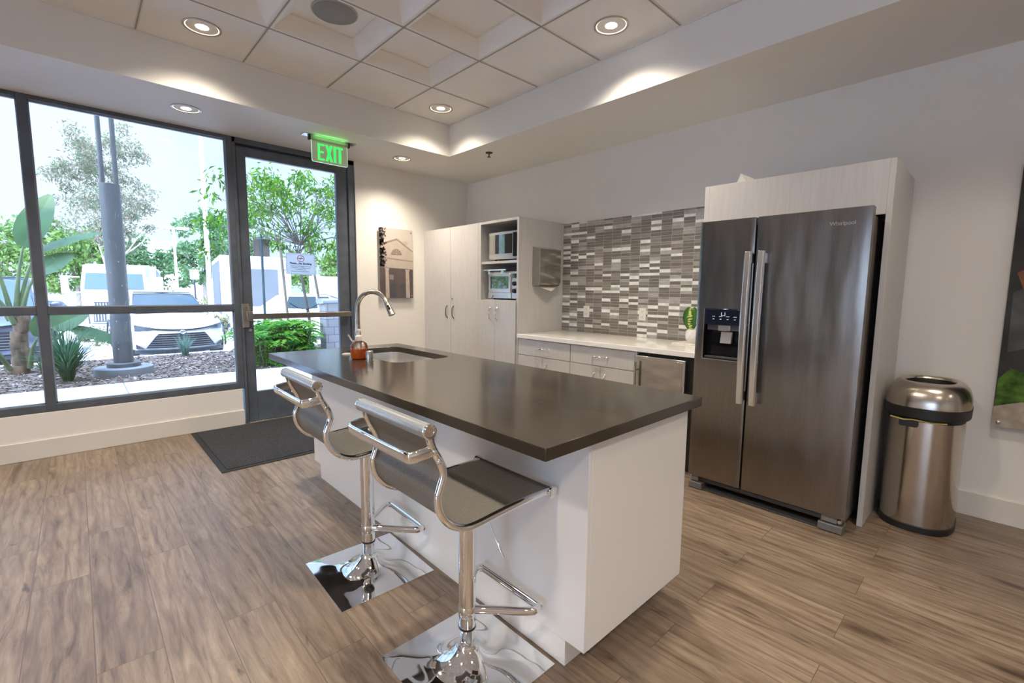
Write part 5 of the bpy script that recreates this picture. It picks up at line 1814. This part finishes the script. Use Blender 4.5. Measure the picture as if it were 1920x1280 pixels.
def car(name, label, loc, rz, paint, Ln=4.55, Wd=.89, H=1.43, belt=.95, hood=.86, cowl=1.25, suv=False, group=None):
    """local +x is forward, nose at x=0, ground at z=0"""
    t_ = thing(name, label, 'car', (0, 0, 0), group)
    nose = .28

    def xn(y):
        return -nose * (abs(y) / .80) ** 2.4
    secs = []
    kz = hood / .86
    for x, w_, zb, zs, crown in ((-.004, .14, .24, .64 * kz, .0), (-.03, .32, .21, .66 * kz, .005), (-.09, .50, .20, .68 * kz, .01), (-.16, .64, .19, .70 * kz, .015), (-.27, .79, .19, .725 * kz, .03),
                                 (-.42, .845, .19, .755 * kz, .05), (-.75, .87, .18, .80 * kz, .06), (-cowl, Wd - .01, .18, belt - .06, .05), (-cowl - .6, Wd, .18, belt, .0), (-Ln * .62, Wd, .18, belt + .02, .0), (-Ln + .65, Wd - .01, .20, belt + .03, .02),
                                 (-Ln + .2, Wd - .08, .26, belt, .02), (-Ln, Wd - .25, .34, belt - .1, .0)):
        ring = []
        half = [(0, zb), (w_ * .8, zb), (w_ * .94, zb + .05), (w_, zb + (zs - zb) * .45), (w_ * .985, zs - .07), (w_ * .93, zs - .015), (w_ * .80, zs + crown * .5), (w_ * .40, zs + crown), (0, zs + crown)]
        ring = [(x, y, z) for y, z in half] + [(x, -y, z) for y, z in reversed(half[1:-1])]
        secs.append(ring)
    obj('body', MB().loft(secs), paint, t_, ang=45)
    # greenhouse
    xr = -Ln + (.25 if suv else .75)
    A = [(-cowl + .05, Wd - .17, belt - .03), (-cowl - .42, Wd - .24, (belt + H) / 2 + .02), (-cowl - .80, Wd - .30, H - .045), (-cowl - 1.1, Wd - .30, H), (-Ln * .62, Wd - .30, H), (-Ln + (.55 if suv else 1.25), Wd - .32, H - .05), (xr, Wd - .22, belt)]
    rings = []
    for x, w_, z in A:
        rings.append([(x, -w_ - .06, belt - .04), (x, -w_, z - .02), (x, -w_ * .8, z), (x, 0, z + .012), (x, w_ * .8, z), (x, w_, z - .02), (x, w_ + .06, belt - .04)])
    obj('cabin', MB().loft(rings, closed=False, caps=True), paint, t_, ang=40)

    def quad(name_, q, mat_, par=t_, th_=.008):
        q = [Vector(p) for p in q]
        n_ = (q[1] - q[0]).cross(q[2] - q[0]).normalized() * th_
        return obj(name_, MB().add([p for p in q] + [p + n_ for p in q], [(3, 2, 1, 0), (4, 5, 6, 7), (0, 1, 5, 4), (1, 2, 6, 5), (2, 3, 7, 6), (3, 0, 4, 7)]), mat_, par, ang=0)
    x0, w0, z0 = A[0]
    x1, w1, z1 = A[2]
    ws = []
    for s_ in (0.06, .5, .96):
        xx = x0 + (x1 - x0) * s_
        zz = z0 + (z1 - z0) * s_ + .03 * math.sin(PI * s_) + .02
        ww = (w0 + (w1 - w0) * s_) - .05
        ws.append([(xx + .035, y * ww, zz + .016 * (1 - abs(y))) for y in (-1, -.5, 0, .5, 1)])
    wm = MB().loft(ws, closed=False, caps=False)
    o_ = obj('windshield', wm, cargl, t_, ang=60)
    ex = MB()
    for sg in (-1, 1):
        ex.tube([(ws[0][0][0], sg * (w0 - .035), ws[0][0][2]), (ws[1][0][0], sg * ((w0 + w1) / 2 - .035), ws[1][0][2]), (ws[2][0][0], sg * (w1 - .035), ws[2][0][2])], .012, 6)
    ex.tube([(ws[2][0][0] + .005, y * (w1 - .035), ws[2][2][2] + .012) for y in (-1, -.5, 0, .5, 1)], .012, 6)
    obj('windshield_frame', ex, darktr, t_, ang=60)
    obj('rear_view_mirror', MB().box(ws[2][0][0] + .02, ws[2][0][0] + .05, -.12, .12, H - .17, H - .105), darktr, t_, bevel=.02)
    for sg in (-1, 1):
        zt_ = H - .075
        for xa, xb in ((-cowl - .55, -Ln * .52), (-Ln * .535, -Ln + (.62 if suv else 1.25))):
            ya, yb_ = sg * (Wd - .112), sg * (Wd - .262)
            fx_ = .28 if xa > -2 else 0
            q = [(xa, ya, belt + .02), (xb, ya, belt + .03), (xb + (.12 if xb < -Ln * .55 else 0), yb_, zt_), (xa - fx_, yb_, zt_)]
            if sg > 0: q = q[::-1]
            quad('side_window', q, cargl, t_, -.014)
        mrb = MB().ico((-cowl - .28, sg * (Wd + .10), belt + .06), .1, 2, (.55, 1.05, .75))
        obj('side_mirror', mrb, paint, t_, ang=80)
        for xw in (-.82, -Ln + .92):
            whl = obj('wheel', MB().lathe([(.20, sg * (Wd - .22)), (.315, sg * (Wd - .21)), (.325, sg * (Wd - .12)), (.315, sg * (Wd - .015)), (.22, sg * (Wd + .004))], (xw, 0, .325), 32, 'y'), tyre, t_, ang=40)
            obj('rim', MB().lathe([(.215, sg * (Wd - .03)), (.215, sg * (Wd + .008)), (.12, sg * (Wd + .0)), (.04, sg * (Wd + .015)), (.005, sg * (Wd + .015))], (xw, 0, .325), 24, 'y'), rimm, whl, ang=40)
            ar = MB()
            pts_ = [(xw + .38 * math.cos(R(a)), sg * (Wd + .004), .325 + .38 * math.sin(R(a))) for a in range(-15, 196, 15)]
            ar.tube(pts_, .022, 6)
            obj('wheel_arch', ar, darktr, t_, ang=60)

    # front: strips that follow the nose
    def strip(name_, f_lo, f_hi, y0, y1, mat_, push=.012, n_=14, th_=.03):
        rr = []
        for k in range(n_ + 1):
            y = y0 + (y1 - y0) * k / n_
            x = xn(y) + push
            lo, hi = f_lo(y), f_hi(y)
            rr.append([(x - th_, y, lo), (x, y, lo), (x - .0, y, hi), (x - th_, y, hi)])
        return obj(name_, MB().loft(rr), mat_, t_, ang=40)
    gl_, gh_ = .275 * kz, .575 * kz

    def ghi(y):
        return gh_ - max(0, abs(y) - .42) * (gh_ - gl_) / .20
    gr = strip('grille', lambda y: gl_ + .002, lambda y: max(gl_ + .004, ghi(y)), -.615, .615, grm, .010, 24)
    for k in range(6):
        zc = gl_ + .03 + k * .045 * kz
        half_w = .42 + .20 * (gh_ - zc) / (gh_ - gl_) - .02
        rr = []
        for i in range(13):
            y = -half_w + 2 * half_w * i / 12
            x = xn(y) + .016
            rr.append([(x - .012, y, zc), (x + .004, y, zc), (x + .004, y, zc + .012), (x - .012, y, zc + .012)])
        obj('grille_slat', MB().loft(rr), P('slat_grey', (.20, .22, .24), .35, .3) if k == 0 and name == 'white_sedan' else bpy.data.materials.get('slat_grey') or grm, gr, ang=40)
    strip('lower_lip', lambda y: .165, lambda y: .235, -.79, .79, darktr, .03, 20, .08)

    def band(y):
        return .655 * kz + .10 * (abs(y) / .78) ** 2
    strip('front_band', lambda y: band(y) - .022, lambda y: band(y) + .004, -.56, .56, darktr, .012, 20)
    for sg in (-1, 1):
        strip('headlight', lambda y: band(y) - .030 - .09 * ((abs(y) - .52) / .26), lambda y: band(y) + .012, sg * .52, sg * .78, lampg, .016, 10)
        strip('side_intake', lambda y: .27, lambda y: .27 + .10 * (abs(y) - .64) / .14, sg * .64, sg * .77, grm, .014, 6)
    em = [(.030 * math.cos(2 * PI * k / 24), .022 * math.sin(2 * PI * k / 24)) for k in range(24)]
    b_ = MB()
    b_.tube([(.012, 1.7 * p, band(0) - .055 + 1.7 * q) for p, q in em + em[:1]], .005, 6)
    obj('front_emblem', b_, M['chrome'], t_, ang=60)
    t_.location = loc
    t_.rotation_euler.z = rz
    return t_


wp = P('white_car_paint', (.70, .70, .71), .3, var=.01, coat=.5)
car('white_sedan', 'white sedan parked nose-in behind the column', (-11.98, 1.62, LZ), R(2.5), wp)
car('white_hatchback', 'white car seen side-on through the glass door', (-14.6, 7.75, LZ), R(84), P('white_paint_two', (.78, .79, .80), .3, coat=.5), H=1.38)
car('dark_suv', 'dark blue-grey sport utility car behind the banana plant', (-12.7, -1.35, LZ), R(0), P('suv_paint', (.10, .11, .15), .3, .3, coat=.6), Ln=4.7, Wd=.93, H=1.74, belt=1.08, hood=1.02, suv=True)
car('silver_car', 'small distant silver car left of the semi truck', (-31, -.55, lot_z(-31)), R(15), P('silver_paint', (.42, .46, .52), .3, .5, coat=.5))
car('distant_car', 'distant car left of the silver car near the hedge', (-36, -2.9, lot_z(-36)), R(5), P('blue_paint', (.22, .26, .34), .3, .4, coat=.5))

# semi truck
t_ = thing('semi_truck', 'white semi truck with tall grille facing the building', 'truck', (0, 0, 0))
tw = P('truck_white', (.45, .45, .45), .35, var=.02)
hoodm = []
for x, w_, zb, zs in ((0, .62, .75, 1.62), (-.15, .72, .70, 1.72), (-1.2, .86, .70, 1.88), (-1.75, .98, .7, 2.0)):
    hoodm.append([(x, -w_, zb), (x, w_, zb), (x, w_ * .96, zs - .15), (x, w_ * .75, zs), (x, -w_ * .75, zs), (x, -w_ * .96, zs - .15)])
obj('hood', MB().loft(hoodm), tw, t_, ang=40)
obj('cab', MB().loft([[(-1.7, -1.05, .6), (-1.7, 1.05, .6), (-1.7, 1.05, 2.1), (-1.7, -1.05, 2.1)], [(-1.75, -1.05, .6), (-1.75, 1.05, .6), (-2.15, 1.0, 2.85), (-2.15, -1.0, 2.85)], [(-4.2, -1.2, .6), (-4.2, 1.2, .6), (-4.2, 1.15, 2.9), (-4.2, -1.15, 2.9)]]), tw, t_, ang=40)
obj('roof_fairing', MB().loft([[(-2.1, -.98, 2.83), (-2.1, .98, 2.83), (-2.15, .95, 2.9), (-2.15, -.95, 2.9)], [(-2.9, -1.05, 2.83), (-2.9, 1.05, 2.83), (-2.9, .95, 3.0), (-2.9, -.95, 3.0)], [(-4.2, -1.15, 2.83), (-4.2, 1.15, 2.83), (-4.2, 1.1, 3.12), (-4.2, -1.1, 3.12)]]), tw, t_, ang=40)
obj('windshield', MB().add([(-1.66, -.94, 2.04), (-1.66, .94, 2.04), (-2.03, .90, 2.68), (-2.03, -.90, 2.68), (-1.80, -.94, 2.04), (-1.80, .94, 2.04), (-2.17, .90, 2.68), (-2.17, -.90, 2.68)], [(0, 1, 2, 3), (7, 6, 5, 4), (0, 4, 5, 1), (1, 5, 6, 2), (2, 6, 7, 3), (3, 7, 4, 0)]), P('truck_glass', (.03, .06, .07), .3, spec=.25), t_, ang=0)
gr = obj('grille', MB().prism([(-.56, .80), (.56, .80), (.52, 1.56), (-.52, 1.56)], 'yz', -.02, .03), P('truck_grille', (.06, .065, .07), .5), t_)
sl_ = MB()
for k in range(13):
    y = -.50 + k * (1.0 / 12)
    sl_.box(.03, .05, y - .018, y + .018, .84, 1.52)
obj('grille_bars', sl_, P('grille_bar', (.30, .30, .30), .4, .3), gr, ang=0)
obj('bumper', MB().prism([(-1.15, .35), (1.15, .35), (1.2, .72), (-1.2, .72)], 'yz', -.25, .12), tw, t_, bevel=.03)
for sg in (-1, 1):
    obj('fender', MB().loft([[(x, sg * y, z) for y, z in ((.70, .72), (1.18, .72), (1.16, zt_), (.72, zt_ + .05))] for x, zt_ in ((.0, .95), (-.25, 1.22), (-.9, 1.35), (-1.5, 1.2), (-1.65, .9))]), tw, t_, ang=50)
    obj('headlight', MB().ico((-.06, sg * .93, 1.06), .16, 2, (.6, 1.3, .75)), lampg, t_)
    mm_ = MB().box(-1.75, -1.60, sg * 1.38, sg * 1.60, 1.85, 2.55)
    mm_.tube([(-1.68, sg * 1.04, 2.5), (-1.68, sg * 1.45, 2.52)], .03, 6).tube([(-1.68, sg * 1.04, 1.9), (-1.68, sg * 1.45, 1.9)], .03, 6)
    obj('side_mirror', mm_, tw, t_, bevel=.02)
    for xw in (-.85, -3.9, -5.2):
        obj('wheel', MB().lathe([(.25, sg * .80), (.50, sg * .82), (.52, sg * .95), (.50, sg * 1.12), (.28, sg * 1.14)], (xw, 0, .52), 28, 'y'), tyre, t_)
tb = obj('trailer_box', MB().box(-17, -4.9, -1.3, 1.3, 1.1, 3.1), tw, t_, bevel=.03)
rb = MB()
for k in range(38):
    rb.box(-16.8 + k * .31, -16.8 + k * .31 + .06, 1.30, 1.325, 1.3, 2.95)
obj('trailer_ribs', rb, P('rib_grey', (.25, .26, .27), .4), tb, ang=0)
t_.location = (-23.4, 1.0, lot_z(-24))
t_.rotation_euler.z = R(-7)

# white box trailer and block wall
t_ = thing('box_trailer', 'white box trailer with a grey panel behind the young tree', 'trailer', (0, 0, 0))
obj('box', MB().box(-6, 0, -1.25, 1.25, .75, 3.25), tw, t_, bevel=.03)
obj('rear_panel', MB().box(0, .02, -.75, .75, .85, 2.75), P('trailer_grey', (.10, .108, .11), .7, var=.08, scale=2), t_)
ps = MB()
for y in (-1.18, -.82, .82, 1.18):
    ps.box(0, .05, y - .04, y + .04, .75, 3.25)
obj('rear_posts', ps, tw, t_, ang=0)
obj('side_panel_grey', MB().box(-5.5, -.3, -1.262, -1.25, .95, 3.05), bpy.data.materials['trailer_grey'], t_)
obj('rear_beam', MB().box(-.2, .08, -1.2, 1.2, .45, .60), darktr, t_)
for sg in (-1, 1):
    for xw in (-3.6, -4.7):
        obj('wheel', MB().lathe([(.2, sg * .85), (.42, sg * .87), (.44, sg * 1.0), (.42, sg * 1.14), (.2, sg * 1.15)], (xw, 0, .44), 24, 'y'), tyre, t_)
t_.location = (-20.6, 5.35, lot_z(-22))
t_.rotation_euler.z = R(-8)

t_ = thing('white_lot_wall', 'white wall with grey pilasters across the parking lot', 'wall', (-23, 11, LZ))
obj('wall_panel', MB().box(-23.2, -23, 8.3, 16, lot_z(-23) - .05, 1.95), P('lot_wall_white', (.80, .79, .78), .8, var=.03), t_)
for k in range(5):
    y = 8.4 + k * 1.35
    obj('pilaster', MB().box(-23.05, -22.9, y, y + .32, lot_z(-23) - .05, 2.02), P('pilaster_grey', (.36, .40, .44), .7), t_)

# distant pale building and hill
bld = P('far_building', (.72, .71, .70), .8, var=.03)
t_ = thing('far_building', 'pale low building glimpsed between the distant trees', 'building', (-70, 6, LZ))
obj('walls', MB().box(-76, -68, 2, 16, lot_z(-70), 6.4), bld, t_)
obj('roof', MB().box(-76.4, -67.6, 1.6, 16.4, 6.4, 6.7), P('far_roof', (.5, .5, .5), .8), t_)
for k in range(6):
    obj('window', MB().box(-68.0, -67.95, 3.0 + k * 2.1, 4.3 + k * 2.1, 3.4, 5.0), P('far_window', (.25, .32, .38), .2), t_)

# street furniture
t_ = thing('tall_light_pole', 'tall white light pole rising past the top of the window', 'light pole', (-20, 3.62, lot_z(-20)))
pw = P('pole_white', (.66, .65, .66), .5, var=.03)
obj('pole', MB().tube([(-20, 3.60, lot_z(-20)), (-20, 3.60, 9.6)], [.085, .062], 16), pw, t_)
obj('pole_base', MB().lathe([(.26, lot_z(-20) - .02), (.26, .15), (.24, .18), (.02, .18)], (-20, 3.60, 0), 24), bld, t_)
obj('lamp_head', MB().box(-20.2, -19.8, 3.0, 4.3, 9.6, 9.72), pw, t_, bevel=.02)
t_ = thing('lamp_post', 'distant lamp post with a flat double head', 'light pole', (-30, 3.95, lot_z(-30)))
obj('pole', MB().tube([(-30, 3.95, lot_z(-30)), (-30, 3.95, 4.42)], [.07, .055], 12), pw, t_)
hd_ = MB().box(-30.15, -29.85, 3.40, 3.98, 4.36, 4.48).box(-30.15, -29.85, 4.08, 4.62, 4.36, 4.48).box(-30.03, -29.97, 3.9, 4.1, 4.38, 4.44)
obj('lamp_head', hd_, pw, t_, bevel=.02)
t_ = thing('lot_sign', 'small blank white sign on a dark post behind the white sedan', 'sign', (-20, 3.15, LZ))
obj('post', MB().tube([(-20, 3.15, lot_z(-20) - .02), (-20, 3.15, 2.0)], .028, 10), darktr, t_)
obj('sign_plate', MB().box(-19.97, -19.96, 3.02, 3.29, 1.64, 1.98), P('plate_white', (.80, .79, .80), .5), t_)

# trees
def big_tree(name, label, loc, h_, crown, mats, seed, nl, ll, lw, tk_=.16, barkm=None, droop=.4, depth=3, trunk_h=.35, clump=None):
    r_ = random.Random(seed)
    t_ = thing(name, label, 'tree', loc)
    x, y, z = loc
    tb_, tips_ = MB(), []
    tb_.tube([(x, y, z - .05), (x + .05, y + .03, z + h_ * trunk_h * .5), (x, y, z + h_ * trunk_h)], [tk_, tk_ * .85, tk_ * .7], 8)
    for k in range(5):
        a = k * 1.26 + r_.random()
        branch(tb_, Vector((x, y, z + h_ * trunk_h * (.75 + .06 * k))), Vector((math.cos(a) * .6, math.sin(a) * .6, 1)).normalized(), h_ * .22, tk_ * .4, 1, r_, tips_, .6, .2)
    obj('trunk', tb_, barkm or bark, t_, ang=60)
    lv__ = MB()
    cs = []
    for k in range(clump or 46):
        d_ = rand_dir(r_)
        q = r_.random() ** .45
        cs.append((x + d_.x * crown[0] * q, y + d_.y * crown[1] * q, z + crown[3] + d_.z * crown[2] * q))
    per = max(1, nl // len(cs))
    for c in cs:
        crown_leaves(lv__, [c], per, crown[1] * r_.uniform(.16, .34), ll, lw, r_, droop, len(mats))
    obj('foliage', lv__, mats, t_, ang=0, recalc=False)
    return t_


euc = [leaf_mat('eucalypt_a', (0.12, 0.165, 0.08)), leaf_mat('eucalypt_b', (0.19, 0.205, 0.12)), leaf_mat('eucalypt_c', (0.25, 0.19, 0.13))]
big_tree('eucalyptus_tree', 'tall airy grey-green tree behind the column', (-19.3, .86, lot_z(-19.3)), 6.3, (1.2, 1.30, 2.15, 4.85), euc, 31, 8400, .115, .036, .09, barkp, .8, clump=80)
gA = [leaf_mat('grove_a', (0.1, 0.185, 0.04)), leaf_mat('grove_b', (0.17, 0.25, 0.06))]
gB = [leaf_mat('grove_c', (0.07, 0.145, 0.055)), leaf_mat('grove_d', (0.125, 0.2, 0.08))]
gC = [leaf_mat('hedge_a', (0.18, 0.21, 0.05)), leaf_mat('hedge_b', (0.24, 0.19, 0.11))]
for k, (x, y, h_, rad, zc, ms, lab) in enumerate((
        (-52, -4.2, 8.5, 3.6, 5.0, gA, 'leafy green tree at the left edge of the distant grove'),
        (-50, .2, 7.5, 3.2, 4.3, gA, 'green tree left of the semi truck in the distant grove'),
        (-54, 4.3, 7.0, 2.8, 4.0, gB, 'bushy tree right of the semi truck'),
        (-50, 8.6, 9.0, 3.0, 5.4, gB, 'dark green tree behind the distant lamp post'),
        (-56, 12.6, 10.5, 3.2, 6.6, gB, 'tall tree behind the white light pole'),
        (-40, 15.0, 6.5, 3.0, 3.7, gA, 'pale green tree behind the white lot wall'),
        (-44, 21, 8.0, 3.6, 4.6, gB, 'tree seen far right through the door glass'))):
    big_tree('grove_tree', lab, (x, y, lot_z(x)), h_, (rad, rad, h_ * .42, zc), ms, 50 + k, 3600, .42, .22, .2, bark, .3)
for k, (x, y, rad, h_, lab) in enumerate(((-34, -4.6, 1.6, 1.9, 'low yellow-green hedge shrub at the left in front of the grove'), (-20.4, 2.42, .85, 1.75, 'pinkish green flowering shrub right of the semi truck'), (-32, 6.2, 1.2, 1.7, 'green shrub beside the box trailer'), (-17.5, .35, .42, .55, 'tiny yellow-green shrub left of the column'), (-17.5, 3.75, .40, .9, 'small yellow-green shrub right of the white sedan'))):
    r_ = random.Random(70 + k)
    t_ = thing('lot_shrub', lab, 'shrub', (x, y, lot_z(x)))
    LB = lot_z(x)
    mb_ = MB()
    small = rad < .6
    for q in range(26):
        d_ = rand_dir(r_)
        crown_leaves(mb_, [(x + d_.x * rad * .7, y + d_.y * rad * .8, LB + h_ * .5 + d_.z * h_ * .38)], 16 if small else 40, rad * .4, .10 if small else .2, .035 if small else .09, r_, .1, 2)
    obj('foliage', mb_, gC, t_, ang=0, recalc=False)
    obj('stems', MB().tube([(x, y, LB - .03), (x + .02, y, LB + h_ * .6)], .03 if small else .06, 6), bark, t_)
print('polys', sum(len(o.data.polygons) for o in bpy.data.objects if o.type == 'MESH'))
